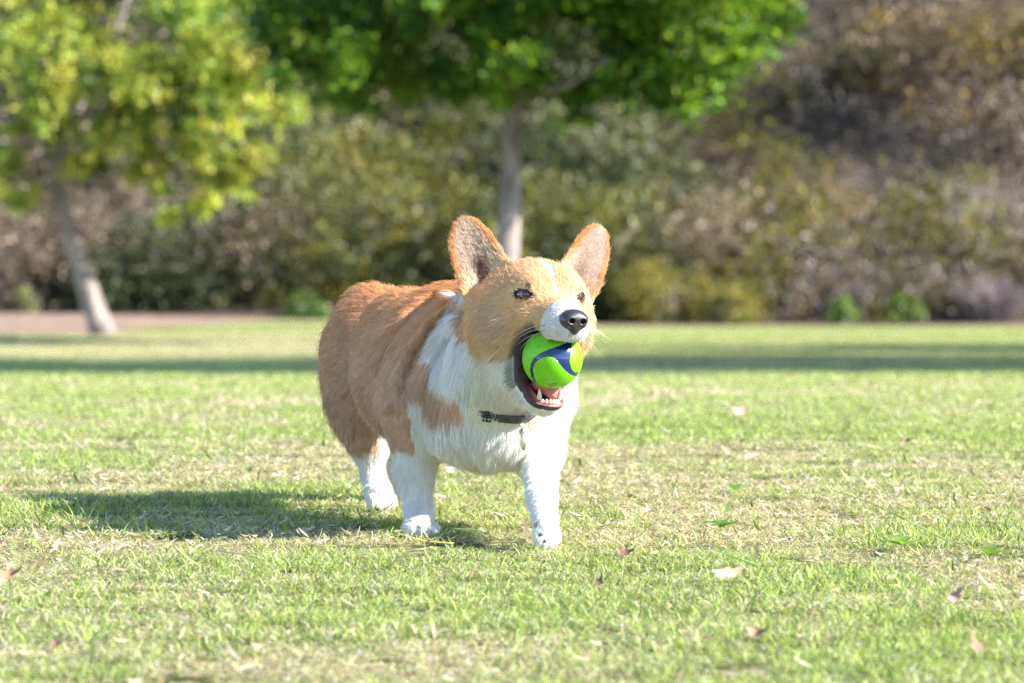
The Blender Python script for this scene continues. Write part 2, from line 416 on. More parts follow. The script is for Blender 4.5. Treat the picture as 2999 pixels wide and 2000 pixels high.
# ---- middle tree: straight pale trunk, deep green crown above the dog
DM = 21.0                          # pixels per metre at the trees
base = P(1482, 985, DM)
base[2] = 0
tk = [base, P(1486, 750, DM), P(1494, 560, DM), P(1503, 320, DM), P(1508, 150, DM)]
lb = [([P(1508, 300, DM), P(1650, 170, DM + .1), P(1800, 20, DM + .2), P(1900, -200, DM)], .035, .012),
      ([P(1505, 260, DM), P(1400, 130, DM - .2), P(1200, 20, DM - .4), P(1050, -150, DM)], .032, .012),
      ([P(1508, 170, DM), P(1500, -50, DM + .3), P(1480, -300, DM)], .045, .02),
      ([P(1506, 280, DM), P(1640, 260, DM - .5), P(1780, 170, DM - .8)], .022, .008),
      ([P(1506, 240, DM), P(1300, 200, DM + .5), P(1000, 170, DM + .6)], .024, .008)]
cl0 = []; D0 = 25.0
def cpx(lst, px, py, D, rx, w=1.0, rz=None, ry=None):
    k = FPX / D; lst.append((P(px, py, D), (rx / k, (ry or rx) / k, (rz or rx * .8) / k), w))
r0_ = random.Random(8)
for a in [(880, 150, 24.6, 90), (930, 60, 24.8, 110), (1010, 150, 24.4, 100), (870, 60, 25.2, 75), (1100, 60, 24.5, 110), (1090, 190, 24.9, 80), (980, 230, 25, 60), (1180, 190, 24.6, 70),
          (1220, 30, 24.3, 70), (1010, 290, 24.8, 40), (1070, 300, 25.1, 35), (1190, 250, 25, 50), (1300, 215, 24.5, 65), (1390, 240, 24.6, 60), (1460, 110, 24.3, 85), (1400, 60, 24.7, 70), (1480, 200, 24.2, 75),
          (1560, 130, 24.6, 70), (1540, 30, 24.5, 80), (1450, 275, 24.7, 40), (1580, 240, 24.8, 50), (1700, 270, 25.0, 60), (1690, 330, 25.1, 32), (1780, 230, 24.8, 75), (1860, 150, 24.8, 90), (1900, 250, 24.9, 70),
          (1960, 60, 24.7, 100), (1990, 180, 24.9, 85), (2040, 270, 25, 50), (2000, 310, 25.1, 35), (2080, 120, 25, 80), (2100, 40, 24.8, 90), (2200, 60, 25.1, 75), (2270, 70, 25.1, 60), (2140, 200, 25.2, 45), (2080, 250, 25.1, 42),
          (1700, 40, 24.9, 45), (1640, -20, 24.7, 70), (1800, -10, 24.8, 90), (1300, -30, 24.7, 80)]:
    cpx(cl0, a[0], a[1], a[2] - 4, a[3] * .88)
    for q_ in range(6):
        qx, qy = a[0] + r0_.uniform(-1.1, 1.1) * a[3], a[1] + r0_.uniform(-.95, .95) * a[3]
        if (1230 < qx < 1345 and 50 < qy < 200) or (1600 < qx < 1755 and 50 < qy < 215): continue
        cpx(cl0, qx, qy, a[2] - 4 + r0_.uniform(-.6, .6), a[3] * r0_.uniform(.2, .5))
r_ = random.Random(3)
for i in range(150):                                 # the rest of the crown, above the frame
    px, py = r_.uniform(820, 2260), r_.uniform(-900, -40)
    if ((px - 1540) / 760) ** 2 + ((py + 250) / 700) ** 2 > 1: continue
    cpx(cl0, px, py, 21 + r_.uniform(-1.1, 1.1), r_.uniform(80, 130))
DG = [(.07, .17, .015), (.10, .22, .018), (.05, .13, .012), (.16, .29, .02), (.28, .40, .03)]
tree('tree', 'broad dark green tree with a straight pale trunk rising directly behind the dog', tk, .070, .046, lb, cl0, 150000, .055, DG, 11, bark_pale)

# ---- left tree: leaning forked trunk, sunlit yellow green leaves
base = P(303, 985, D0); base[2] = 0
tk = [base, P(262, 860, D0), P(222, 740, D0), P(196, 640, D0), P(180, 560, D0)]
lb = [([P(182, 570, D0), P(175, 470, D0), P(215, 330, D0 + .2), P(300, 180, D0 + .3), P(370, 20, D0 + .4), P(420, -200, D0 + .4)], .042, .014),
      ([P(180, 565, D0), P(150, 460, D0 - .1), P(110, 380, D0 - .1), P(70, 220, D0 - .2), P(40, 60, D0 - .3)], .040, .014),
      ([P(178, 590, D0), P(120, 570, D0 - .3), P(60, 540, D0 - .6)], .024, .010),
      ([P(205, 360, D0 + .2), P(330, 300, D0), P(480, 240, D0 - .3), P(640, 160, D0 - .3)], .026, .008),
      ([P(300, 180, D0 + .3), P(420, 110, D0 + .2), P(620, 0, D0)], .02, .007)]
cl1 = []
for a in [(60, 120, 24.6, 75), (150, 60, 24.7, 85), (230, 20, 24.8, 70), (120, 230, 24.5, 80), (180, 250, 24.4, 70), (130, 330, 24.6, 60), (90, 370, 24.7, 45), (160, 380, 24.6, 40), (270, 120, 24.6, 60),
          (330, 190, 24.5, 85), (400, 250, 24.4, 85), (390, 330, 24.6, 70), (340, 400, 24.7, 65), (300, 390, 25.2, 60), (420, 420, 24.8, 55), (260, 470, 25, 45), (230, 480, 24.9, 35), (490, 40, 24.6, 65),
          (560, 60, 24.5, 70), (620, 90, 24.6, 60), (640, 10, 24.8, 70), (520, 230, 24.7, 75), (500, 210, 25.1, 50), (590, 160, 24.6, 60), (700, 150, 24.6, 65), (730, 200, 24.5, 65), (660, 230, 24.5, 75),
          (720, 300, 24.7, 65), (620, 250, 24.8, 45), (540, 330, 24.5, 75), (620, 340, 24.6, 60), (560, 420, 24.7, 65), (830, 250, 24.9, 50), (850, 320, 25, 45), (800, 330, 24.9, 45), (650, 500, 24.8, 55),
          (690, 530, 24.8, 45), (610, 570, 25, 35), (480, 480, 24.9, 35), (400, 500, 24.9, 40), (480, 560, 25, 32), (720, 420, 25, 45), (20, 500, 24.6, 50), (60, 590, 24.9, 45), (10, 440, 25, 40), (30, 190, 25, 45),
          (500, 630, 25.1, 35), (590, 610, 25, 30), (760, 460, 25.1, 35), (30, 20, 25, 40)]:
    cpx(cl1, a[0], a[1], a[2], a[3] * .85)
    for q_ in range(4): cpx(cl1, a[0] + r0_.uniform(-1.3, 1.3) * a[3], a[1] + r0_.uniform(-1.1, 1.1) * a[3], a[2] + r0_.uniform(-.7, .7), a[3] * r0_.uniform(.22, .55))
for i in range(34):
    px, py = r_.uniform(-500, 820), r_.uniform(-800, 500)
    if py > -40 and px > -60: continue
    if ((px - 180) / 700) ** 2 + ((py + 50) / 720) ** 2 > 1: continue
    if px < 130 and -160 < py < 0: continue
    cpx(cl1, px, py, 25 + r_.uniform(-1.2, 1.2), r_.uniform(60, 100))
YG = [(.36, .42, .07), (.46, .48, .08), (.26, .36, .06), (.52, .48, .10), (.16, .26, .06)]
tree('tree.001', 'yellow green tree with a leaning forked trunk, left of the dog', tk, .078, .044, lb, cl1, 36000, .055, YG, 12, bark_pale)

# ---- trees out of frame to the right, whose shade crosses the lawn
def plain_tree(x, y, h, cr, seed, label, ncl=34, nl=9000, cz=None):
    rr = random.Random(seed); cl = []
    cz = cz or h * .66
    for i in range(ncl):
        a = rr.uniform(0, 2 * math.pi); q = cr * math.sqrt(rr.random()) * .8
        cl.append((np.array((x + q * math.cos(a), y + q * math.sin(a), cz + rr.uniform(-.3, .34) * h * .8)), (.55, .55, .4)))
    tk = [(x, y, 0), (x + .05, y, h * .25), (x - .05, y + .05, h * .5), (x, y, h * .8)]
    lb = [([(x, y, h * .4), (x + cr * .4 * math.cos(a), y + cr * .4 * math.sin(a), h * .6), (x + cr * .7 * math.cos(a), y + cr * .7 * math.sin(a), h * .75)], .035, .01) for a in (0.3, 2.2, 4.1)]
    return tree('tree.002', label, tk, .1, .04, lb, cl, nl, .10, DG, seed, bark_grey, group='trees shading the lawn')
plain_tree(6.6, 13.6, 4.8, 2.0, 31, 'tree beyond the right edge of the lawn, nearest of the shading trees', cz=3.3, nl=20000, ncl=60)
plain_tree(5.2, 12.1, 5.6, 2.1, 32, 'tall tree beyond the right edge of the lawn, casting the shade on the left half', cz=4.2, nl=30000, ncl=80)
plain_tree(8.4, 17.6, 4.2, 1.6, 33, 'small tree beyond the right edge of the lawn, farthest of the shading trees', cz=3.0, nl=14000, ncl=40)

# ------------------------------------------------------------------ shrubs and hillside brush
SAGE = [(.185, .215, .090), (.245, .255, .125), (.135, .170, .065), (.320, .300, .180)]
OLIVE = [(.203, .203, .043), (.281, .250, .047), (.133, .156, .035), (.328, .273, .062)]
OCHRE = [(.343, .226, .055), (.281, .203, .055), (.195, .164, .047), (.390, .257, .070)]
GREYB = [(.27, .22, .225), (.34, .28, .285), (.19, .155, .155), (.38, .33, .33)]
BROWN = [(.211, .160, .117), (.265, .211, .156), (.140, .109, .078), (.328, .257, .203)]
GREEN = [(.101, .187, .039), (.148, .242, .051), (.062, .125, .031), (.211, .289, .070)]
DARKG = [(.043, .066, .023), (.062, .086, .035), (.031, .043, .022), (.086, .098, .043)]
def twigs(c, rx, rz, n, seed, col):
    """fans of thin bare twigs rising from the shrub's foot"""
    r = np.random.default_rng(seed); V = []; F = []; C = []
    for i in range(n):
        a = r.uniform(0, 2 * math.pi); q = r.uniform(.15, 1.0); foot = c + np.array((math.cos(a), math.sin(a), 0)) * rx * .25 * r.random()
        tip = c + np.array((math.cos(a) * rx * q, math.sin(a) * rx * q, rz * (1.9 - .7 * q) * r.uniform(.6, 1)))
        mid = (foot + tip) / 2 + np.array((0, 0, rz * .25)) + r.normal(0, .05 * rx, 3)
        w = rx * .012 + .003; s = nrm(np.cross(tip - foot, r.normal(0, 1, 3))) * w
        o = len(V); V += [foot - s, foot + s, mid - s * .7, mid + s * .7, tip]; F += [(o, o + 1, o + 3), (o, o + 3, o + 2), (o + 2, o + 3, o + 4)]
        cc = np.array(col[i % len(col)]) * r.uniform(.8, 1.3); C += [cc] * 5
    return np.array(V), np.array(F), np.array(C).clip(0, .8)
def shrub_data(w, h, n, size, cols, seed, ncl=16, shell=.4):
    rr = np.random.default_rng(seed); cs = []; rs = []
    for i in range(ncl):
        a = rr.uniform(0, 2 * math.pi); e = rr.uniform(.05, 1) ; q = math.sqrt(1 - (e * .9) ** 2) * rr.uniform(.35, .85)
        cs.append((math.cos(a) * q * w, math.sin(a) * q * w * .8, e * h * .82)); k = rr.uniform(.16, .28)
        rs.append((k * w, k * w, k * h * .8))
    return leaves(cs, rs, n, size, cols, seed, shell=shell, up=.4)
def shrub(label, px, py_top, D, wpx, cols, seed, n=3800, size=.05, tw=60, twc=GREYB, group=None, zoff=0.0):
    """px: centre, py_top: where its top is in the photo, wpx: its width there"""
    k = FPX / D; c = P(px, 900, D); gz = float(ground_z(c[0], D)); top = P(px, py_top, D)[2]; h = max(.25, top - gz); w = wpx / 2 / k
    o = empty('shrub', (c[0], D, gz)); tag(o, label, 'shrub', group)
    V, F, C = shrub_data(w, h, n, size, cols, seed)
    mk('foliage', V + np.array((c[0], D, gz)), F, leaf_m, o, C)
    V, F, C = twigs(np.array((c[0], D, gz)), w * .9, h * .55, tw, seed + 1, twc)
    mk('twigs', V, F, twig_m, o, C)
    return o
SH = [
 ('low olive yellow bush right behind the dog at the lawn edge', 1960, 760, 34.5, 330, OLIVE, 3600, .045, 40),
 ('rounded yellow bush tapering onto the lawn edge right of the dog', 2120, 830, 34.2, 240, OLIVE, 2600, .04, 30),
 ('wide ochre and olive bush with a domed top, right of centre', 2420, 560, 37.5, 430, OCHRE, 6500, .05, 80),
 ('lime green bush left of the wide ochre bush', 2240, 640, 36.5, 190, GREEN, 2600, .05, 20),
 ('grey leafless bush at the right edge above the lawn', 2860, 500, 36.8, 420, GREYB, 4200, .035, 260),
 ('tangle of bare grey branches on the lawn edge, far right', 2900, 780, 34.6, 360, GREYB, 900, .035, 300),
 ('small bright green weed at the foot of the brush, right side', 2470, 885, 34.0, 90, GREEN, 700, .05, 8),
 ('second small bright green weed at the foot of the brush, nearer the right edge', 2650, 880, 34.0, 120, GREEN, 900, .05, 8),
 ('dark green bush in the hollow below the ochre bush', 2180, 800, 35.6, 240, DARKG, 2600, .05, 30),
 ('orange tinged bush high on the slope at the upper right', 2800, 130, 45, 520, OCHRE, 6500, .06, 80),
 ('purplish grey dead brush in the middle of the slope', 2340, 240, 42, 420, GREYB, 4500, .04, 240),
 ('olive bush between the dead brush and the upper right bush', 2560, 520, 40, 330, OLIVE, 3800, .05, 60),
 ('bright olive bush on the right edge of the slope', 2800, 340, 41.5, 280, OLIVE, 3200, .05, 40),
 ('green bush beside the middle trunk, on its right', 1640, 330, 38.5, 300, GREEN, 4200, .055, 50),
 ('yellow green bush behind the right ear of the dog', 1720, 600, 35.5, 330, OLIVE, 3800, .05, 40),
 ('sage green bush right of the middle trunk, lower down', 1960, 470, 38.5, 300, SAGE, 3800, .05, 60),
 ('pale sage bush with upright sunlit shoots left of the middle trunk', 1330, 290, 39, 360, SAGE, 5600, .055, 110),
 ('pale green bush with whitish tips, left of the upright sage bush', 1120, 400, 38, 360, SAGE, 5200, .055, 90),
 ('tan and sage bush just right of the yellow green tree', 880, 420, 38.5, 330, SAGE, 4200, .05, 90),
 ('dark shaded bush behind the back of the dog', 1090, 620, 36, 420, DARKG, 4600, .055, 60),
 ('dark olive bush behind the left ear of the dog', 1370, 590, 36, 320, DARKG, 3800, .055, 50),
 ('brown dry bush overhanging the bare bank', 620, 600, 36.5, 460, BROWN, 5600, .045, 160),
 ('dull brown bush behind the leaning trunk', 260, 590, 36, 460, BROWN, 5600, .045, 160),
 ('grey brown bush at the left edge behind the leaning tree', 20, 640, 35.5, 330, BROWN, 3800, .045, 120),
 ('grey green low plant on the bare bank at the left edge', 60, 890, 33.5, 110, SAGE, 900, .04, 16),
 ('small green plant under the dark bushes left of the dog', 900, 870, 34.2, 150, GREEN, 1000, .045, 14),
]
for i, s in enumerate(SH):
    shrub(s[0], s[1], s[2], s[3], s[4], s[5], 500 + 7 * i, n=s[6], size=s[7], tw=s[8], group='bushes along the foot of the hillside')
# tall dark trees behind, upper left, that close the view
for i, (px, py, D, w) in enumerate(((980, 120, 52, 620), (240, 160, 50, 560))):
    c = P(px, 900, D); gz = float(ground_z(c[0], D)); k = FPX / D; cl = []
    rr = random.Random(90 + i)
    for j in range(40):
        cl.append((np.array((c[0] + rr.uniform(-.5, .5) * w / k, D + rr.uniform(-1, 1), gz + rr.uniform(.6, 1) * 3.6)), (.45, .45, .38)))
    tk = [(c[0], D, gz - .1), (c[0] + .1, D, gz + 1.2), (c[0], D, gz + 2.8)]
    tree('evergreen_tree', ('dark evergreen tree on the slope seen under the middle tree crown', 'grey green tree on the slope seen through the yellow green crown')[i], tk, .12, .05, [], cl, 9000, .09, (DARKG, SAGE)[i], 95 + i, bark_grey)
# everything else on the slope reads as one mass of chaparral
r2 = np.random.default_rng(77); bx, by = [], []
VV, FF, CC = [], [], []; off = 0
protos = []
for j, (cols, size) in enumerate(((OLIVE, .075), (GREYB, .06), (BROWN, .065), (SAGE, .075), (OCHRE, .075), (DARKG, .08), (GREYB, .06), (BROWN, .065))):
    protos.append(shrub_data(1.0, 1.0, 700, size, cols, 900 + j, ncl=9))
    if j in (1, 6): protos[-1] = shrub_data(1.0, 1.0, 420, .05, cols, 900 + j, ncl=9)
nsh = 1500
for i in range(nsh):
    y = 35.2 + 11.5 * r2.random() ** 1.15; hw = 4 + .26 * y; x = r2.uniform(-hw, hw)
    if i > 1230: y = 35.0 + r2.random() * 2.2; x = r2.uniform(-12, 12)
    s = r2.uniform(.5, 1.15) * (1 + (y - 35) * .012); h = s * r2.uniform(.7, 1.25)
    if x < -5 and y > 40: h *= .7
    qx = 1500 + x / y * FPX; fld = vnoise(np.array([[x * .45, y * .3, 0]]), 1.0, 81)[0] * .35 + .5 + r2.normal(0, .12)
    fam = ((7, 2, 5, 6, 2) if qx < 780 else (5, 3, 0, 5, 0) if qx < 1450 else (0, 3, 5, 0, 1) if qx < 1980 else (1, 6, 0, 1, 2, 6, 4))
    j = fam[int(np.clip(fld * len(fam), 0, len(fam) - 1))]; V, F, C = protos[j]
    a = r2.uniform(0, 6.28); ca, sa = math.cos(a), math.sin(a)
    W = np.stack(((V[:, 0] * ca - V[:, 1] * sa) * s, (V[:, 0] * sa + V[:, 1] * ca) * s, V[:, 2] * h), 1) + np.array((x, y, float(ground_z(x, y)) - .05))
    VV.append(W); FF.append(F + off); CC.append(C * r2.uniform(.45, 1.3)); off += len(V)
brush = mk('hillside_brush', np.concatenate(VV), np.concatenate(FF), leaf_m, None, np.concatenate(CC).clip(0, .8))
tag(brush, 'dry chaparral brush covering the hillside', 'brush', kind='stuff')

# ------------------------------------------------------------------ fallen leaves and loose things on the lawn
def fallen(label, px, py, wpx, col, seed, curl=.35, turn=0.0, stand=0.0, cat='leaf', lobes=True, name='fallen_leaf'):
    D = ground_D(py)
    w = wpx / (FPX / D); c = P(px, py, D); rr = random.Random(seed)
    n = 22; V = [(0, 0, 0)]; ring = []
    for i in range(n):
        a = 2 * math.pi * i / n; q = .5 * (1 - .35 * abs(math.sin(a))) * (1 + (.28 * math.cos(5 * a) if lobes else 0)) * rr.uniform(.9, 1.08)
        x, y = q * math.cos(a) * w, q * math.sin(a) * w * .8
        z = curl * (x * x / w + .6 * y * y / w) * 1.6 + rr.uniform(-.02, .02) * w
        V.append((x, y, z))
    V += [(x * .5, y * .5, z * .25) for x, y, z in V[1:n + 1]]
    F = [(0, n + 1 + i, n + 1 + (i + 1) % n) for i in range(n)] + [(n + 1 + i, 1 + i, 1 + (i + 1) % n, n + 1 + (i + 1) % n) for i in range(n)]
    M = Matrix.Rotation(min(1.2, stand + .3), 3, 'X') @ Matrix.Rotation(turn, 3, 'Z')
    V = [tuple(np.array(M @ Vector(v)) + np.array((c[0], c[1], float(ground_z(c[0], c[1])) + .018 + abs(math.sin(stand)) * w * .25))) for v in V]
    m = flat('leaf_%d' % seed, col, rough=.7, noise=.25, scale=120)
    o = mk(name, V, F, m, smooth=True); tag(o, label, cat, 'leaves lying on the lawn'); return o
FL = [('pale salmon lobed dry leaf lying flat, right foreground', 2130, 1738, 92, (.66, .40, .27), .25, .3, .25),
 ('small dark red brown leaf left of the salmon leaf, nearer the dog', 1832, 1674, 46, (.16, .07, .04), .5, .2, .5),
 ('dark brown crumpled leaf left of the salmon leaf', 1755, 1768, 36, (.11, .055, .045), .9, 1.2, .7),
 ('mauve grey curled leaf standing up near the right edge', 2795, 1815, 55, (.32, .20, .19), .8, .8, 1.0),
 ('orange brown curled leaf blurred in the bottom foreground', 2215, 1925, 60, (.30, .17, .10), .8, .1, .6),
 ('rust brown leaf in the bottom right foreground', 2860, 1965, 60, (.36, .22, .14), .5, 1.9, .4),
 ('pinkish leaf on the lawn at the left edge beside the shadow', 8, 1475, 36, (.62, .27, .18), .4, .4, .6),
 ('peach coloured leaf out of focus on the mid lawn', 2168, 1242, 46, (.72, .40, .27), .4, .2, .6),
 ('tiny dark brown leaf on the right side of the mid lawn', 2655, 1330, 24, (.18, .06, .05), .7, .2, .8),
 ('tiny dark leaf mid lawn straight right of the collar', 2170, 1330, 20, (.12, .05, .06), .7, .2, .8),
 ('white feathery scrap on the grass between the front legs', 1322, 1420, 30, (.82, .80, .80), .8, .2, .6),
 ('brown leaf at the left edge of the foreground', 25, 1745, 70, (.36, .20, .10), .6, .2, .5),
 ('dark dry leaf in the grass of the left foreground', 165, 1955, 40, (.22, .11, .08), .8, .2, .7)]
for i, a in enumerate(FL):
    fallen(a[0], a[1], a[2], a[3], a[4], 700 + i, curl=a[5], turn=a[6], stand=a[7], name='feather' if 'feather' in a[0] else 'fallen_leaf', cat='feather' if 'feather' in a[0] else 'leaf')
def weed(label, px, py, wpx, nleaf, seed, col=(.22, .36, .09)):
    D = ground_D(py); w = wpx / (FPX / D); c = P(px, py, D); gz = float(ground_z(c[0], c[1])); rr = random.Random(seed); o = empty('broadleaf_weed', (c[0], c[1], gz)); tag(o, label, 'weed', 'broad leaved weeds in the lawn')
    for i in range(nleaf):
        a = 2 * math.pi * i / nleaf + rr.uniform(-.4, .4); L = w * rr.uniform(.4, .62); e = rr.uniform(.3, .9); V = []; F = []
        for k in range(7):
            t = k / 6; hw = L * .24 * math.sin(math.pi * min(1, t * .93 + .06)) ** .8; q = L * t
            x, z = q * math.cos(e * (1 - t * .6)), q * math.sin(e * (1 - t * .6))
            for sgn in (-1, 0, 1): V.append((x, sgn * hw, z + (abs(sgn)) * hw * .3 + .012))
            if k: b0 = (k - 1) * 3; F += [(b0, b0 + 1, b0 + 4, b0 + 3), (b0 + 1, b0 + 2, b0 + 5, b0 + 4)]
        M = Matrix.Rotation(a, 3, 'Z'); V = [tuple(np.array(M @ Vector(v)) + np.array((c[0], c[1], gz))) for v in V]
        mk('leaf', V, F, weed_m, o, np.tile(np.array(col) * rr.uniform(.8, 1.3), (len(V), 1)), smooth=True)
weed_m = attr_mat('weed_leaf', rough=.45, trans=.5, spec=.45, tint=(1, 1, .5))
weed('broad leaved weed in the right foreground beside the pale upright leaf', 2640, 1630, 150, 6, 41)
weed('green weed at the far right foreground', 2900, 1660, 140, 6, 42)
weed('low weed with two wide leaves right of the lifted paw', 2110, 1575, 130, 5, 43, (.16, .30, .07))
weed('small weed behind the front paws on the left of the photo', 730, 1405, 80, 4, 44)
weed('dark weed on the mid lawn at the right', 2150, 1462, 100, 5, 46, (.14, .28, .07))
# long loose stems lying over the grass
def stem(label, pts, w, col, seed):
    q = []
    for (px, py, hh) in pts:
        D = ground_D(py); D2 = D * (1 - hh / .28); p_ = P(px, py, D2); q.append(p_)
    q = curve_pts(q, 12); v = tube(q, np.linspace(w, w * .35, 12), 5)
    o = mk('grass_stem', v[0], v[1], stem_m, None, np.tile(np.array(col), (len(v[0]), 1)), smooth=True); tag(o, label, 'stem', 'loose stems on the lawn')
stem_m = attr_mat('stem', rough=.5, trans=.2, spec=.3)
stem('long arching green stem right of the dog', [(2770, 1580, .025), (2650, 1520, .05), (2530, 1465, .05), (2440, 1436, .045)], .0009, (.22, .30, .09), 1)
stem('dark green stem arching between the front paws', [(1270, 1570, .02), (1320, 1548, .035), (1400, 1552, .03), (1470, 1585, .015)], .0012, (.08, .16, .04), 2)
stem('yellow stem lying beside the planted front paw', [(1330, 1592, .02), (1240, 1585, .022), (1150, 1556, .03)], .0012, (.45, .42, .10), 3)
stem('straw stem lying over the edge of the dog shadow', [(640, 1612, .02), (700, 1622, .02), (800, 1616, .022)], .0011, (.60, .52, .30), 4)
stem('thin brown stem sticking up from the grass between the front paws', [(1440, 1580, .015), (1425, 1540, .035), (1410, 1515, .05)], .0011, (.28, .26, .10), 5)
stem('green stem slanting in the right foreground', [(2215, 1655, .015), (2150, 1630, .022), (2085, 1608, .03)], .0014, (.14, .26, .07), 6)
stem('straw stem in the left foreground beside the shadow', [(508, 1598, .03), (550, 1635, .022), (590, 1660, .012)], .0012, (.62, .52, .28), 7)


# ------------------------------------------------------------------ the dog: one distance field, meshed as one surface
BY = R(24)                                                # body heading, turned towards photo right
BF = np.array((math.sin(BY), -math.cos(BY), 0.0)); BL = np.array((math.cos(BY), math.sin(BY), 0.0)); BU = np.array((0, 0, 1.0))
BAX = np.stack((BF, BL, BU))
HY, HP, HR = R(24), R(3), R(-2.5)
hF = np.array((math.sin(HY) * math.cos(HP), -math.cos(HY) * math.cos(HP), math.sin(HP)))
hL0 = np.array((math.cos(HY), math.sin(HY), 0.0)); hU0 = np.cross(hF, hL0)
hU0 = -hU0 if hU0[2] < 0 else hU0
hL = hL0 * math.cos(HR) + hU0 * math.sin(HR); hU = -hL0 * math.sin(HR) + hU0 * math.cos(HR)
HAX = np.stack((hF, hL, hU)); HO = P(1573, 875, 4.33)
def H(f, l, u): return HO + np.array((f, l, u)) @ HAX
def toH(p): return (np.asarray(p) - HO) @ HAX.T

def s_ell(p, c, r, ax):
    q = (p - c) @ ax.T; r = np.asarray(r)
    k0 = np.linalg.norm(q / r, axis=-1); k1 = np.linalg.norm(q / r ** 2, axis=-1) + 1e-9
    return k0 * (k0 - 1) / k1
def s_cap(p, a, b, ra, rb):
    ab = b - a; t = np.clip(((p - a) @ ab) / ab.dot(ab), 0, 1)
    return np.linalg.norm(p - a - t[:, None] * ab, axis=-1) - (ra + (rb - ra) * t)
def smin(a, b, k):
    h = np.maximum(k - np.abs(a - b), 0) / k
    return np.minimum(a, b) - h * h * k * 0.25
def smax(a, b, k): return -smin(-a, -b, k)

G_BODY, G_CHEST, G_FLEG, G_HLEG, G_NECK, G_SKULL, G_MUZ, G_JAW, G_EAR, G_PAW = range(10)
PR = []                                                  # (kind, args, blend, group, flow, hair length)
def E(c, r, ax, k, g, flow, ln): PR.append(('e', (c, r, ax), k, g, nrm(flow), ln))
def CP(a, b, ra, rb, k, g, flow, ln): PR.append(('c', (a, b, ra, rb), k, g, nrm(flow), ln))
back = -BF + np.array((0, 0, -0.35)); down = np.array((0, 0, -1.0))
# trunk
E(P(1262, 1092, 4.56), (.148, .081, .093), BAX, .03, G_BODY, back, .014)
E(P(1122, 1048, 4.75), (.085, .072, .085), BAX, .035, G_BODY, back, .014)
E(P(1192, 965, 4.62), (.055, .048, .046), BAX, .03, G_BODY, back, .014)
E(P(1082, 900, 4.80), (.040, .030, .027), BAX, .03, G_BODY, back, .016)
E(P(1318, 1010, 4.55), (.070, .060, .050), BAX, .035, G_BODY, back + down * .3, .018)
E(P(1420, 1186, 4.45), (.076, .077, .066), BAX, .035, G_CHEST, down + BF * .2, .022)
E(P(1430, 1262, 4.42), (.052, .060, .032), BAX, .035, G_CHEST, down, .022)
# shoulders and front legs
E(P(1222, 1120, 4.50), (.058, .042, .080), BAX, .03, G_BODY, down - BF * .6, .013)
E(P(1552, 1165, 4.50), (.048, .032, .060), BAX, .03, G_CHEST, down - BF * .2, .018)
CP(P(1215, 1200, 4.46), P(1214, 1370, 4.455), .037, .0205, .03, G_FLEG, down, .008)
CP(P(1214, 1370, 4.455), P(1226, 1490, 4.44), .0205, .0145, .012, G_FLEG, down, .007)
CP(P(1226, 1490, 4.44), P(1228, 1535, 4.425), .0145, .0155, .01, G_PAW, down, .005)
E(P(1228, 1549, 4.408), (.022, .0175, .0125), BAX, .012, G_PAW, BF + down, .004)
for k, (l, f) in enumerate(((-.0150, .010), (-.0052, .0175), (.0052, .0175), (.0150, .010))):
    E(P(1228, 1551, 4.408) + BF * f + BL * l + BU * -.001, (.0120, .0062, .0095), BAX, .0022, G_PAW, BF + down, .003)
CP(P(1560, 1185, 4.50), P(1578, 1330, 4.46), .033, .0215, .03, G_FLEG, down, .013)
CP(P(1580, 1330, 4.45), P(1587, 1463, 4.27), .0210, .0128, .02, G_FLEG, down, .008)
CP(P(1587, 1463, 4.27), P(1596, 1520, 4.235), .0128, .0125, .012, G_PAW, down, .006)
PAWL = P(1598, 1545, 4.215)
E(PAWL, (.0118, .0136, .0160), BAX, .012, G_PAW, down, .004)
for k, (l, z) in enumerate(((-.0105, -.009), (-.0037, -.0140), (.0037, -.0140), (.0105, -.009))):
    E(PAWL + BL * l + BU * z + BF * .003, (.0080, .0047, .0100), BAX, .0020, G_PAW, down, .003)
# hind legs
E(P(1070, 1125, 4.74), (.058, .037, .074), BAX, .035, G_HLEG, down - BF * .5, .017)
CP(P(1070, 1190, 4.74), P(1082, 1300, 4.72), .033, .0195, .03, G_HLEG, down - BF * .3, .013)
CP(P(1080, 1300, 4.72), P(1092, 1390, 4.72), .0190, .0118, .012, G_HLEG, down, .008)
CP(P(1092, 1390, 4.72), P(1108, 1440, 4.69), .0118, .0135, .01, G_PAW, down, .006)
E(P(1108, 1449, 4.685), (.0145, .0145, .0140), BAX, .012, G_PAW, down, .005)
for k, (l, z) in enumerate(((-.0125, -.006), (-.0045, -.0100), (.0045, -.0100), (.0125, -.006))):
    E(P(1110, 1451, 4.683) + BL * l + BU * z + BF * .008, (.0090, .0055, .0085), BAX, .0022, G_PAW, down, .004)
E(P(1235, 1130, 4.86), (.060, .040, .070), BAX, .035, G_HLEG, down, .014)
CP(P(1215, 1190, 4.86), P(1138, 1305, 4.88), .040, .0190, .02, G_HLEG, down, .010)
CP(P(1138, 1305, 4.88), P(1190, 1430, 4.86), .0190, .0125, .012, G_HLEG, down, .008)
E(P(1216, 1484, 4.83), (.025, .0165, .0155), BAX, .02, G_PAW, BF + down, .005)
# neck and ruff
CP(P(1352, 1000, 4.545), P(1490, 930, 4.43), .060, .050, .035, G_NECK, down * .9 - BF * .6 - BL * .2, .020)
CP(P(1455, 1030, 4.43), P(1478, 1125, 4.415), .047, .045, .012, G_NECK, down - BF * .25, .022)
CP(P(1500, 960, 4.41), P(1505, 1110, 4.40), .058, .042, .02, G_NECK, down - BF * .25, .020)
E(P(1445, 1100, 4.385), (.040, .050, .052), BAX, .035, G_NECK, down - BF * .2, .020)
CP(P(1560, 1020, 4.44), P(1560, 1140, 4.47), .045, .040, .03, G_NECK, down, .020)
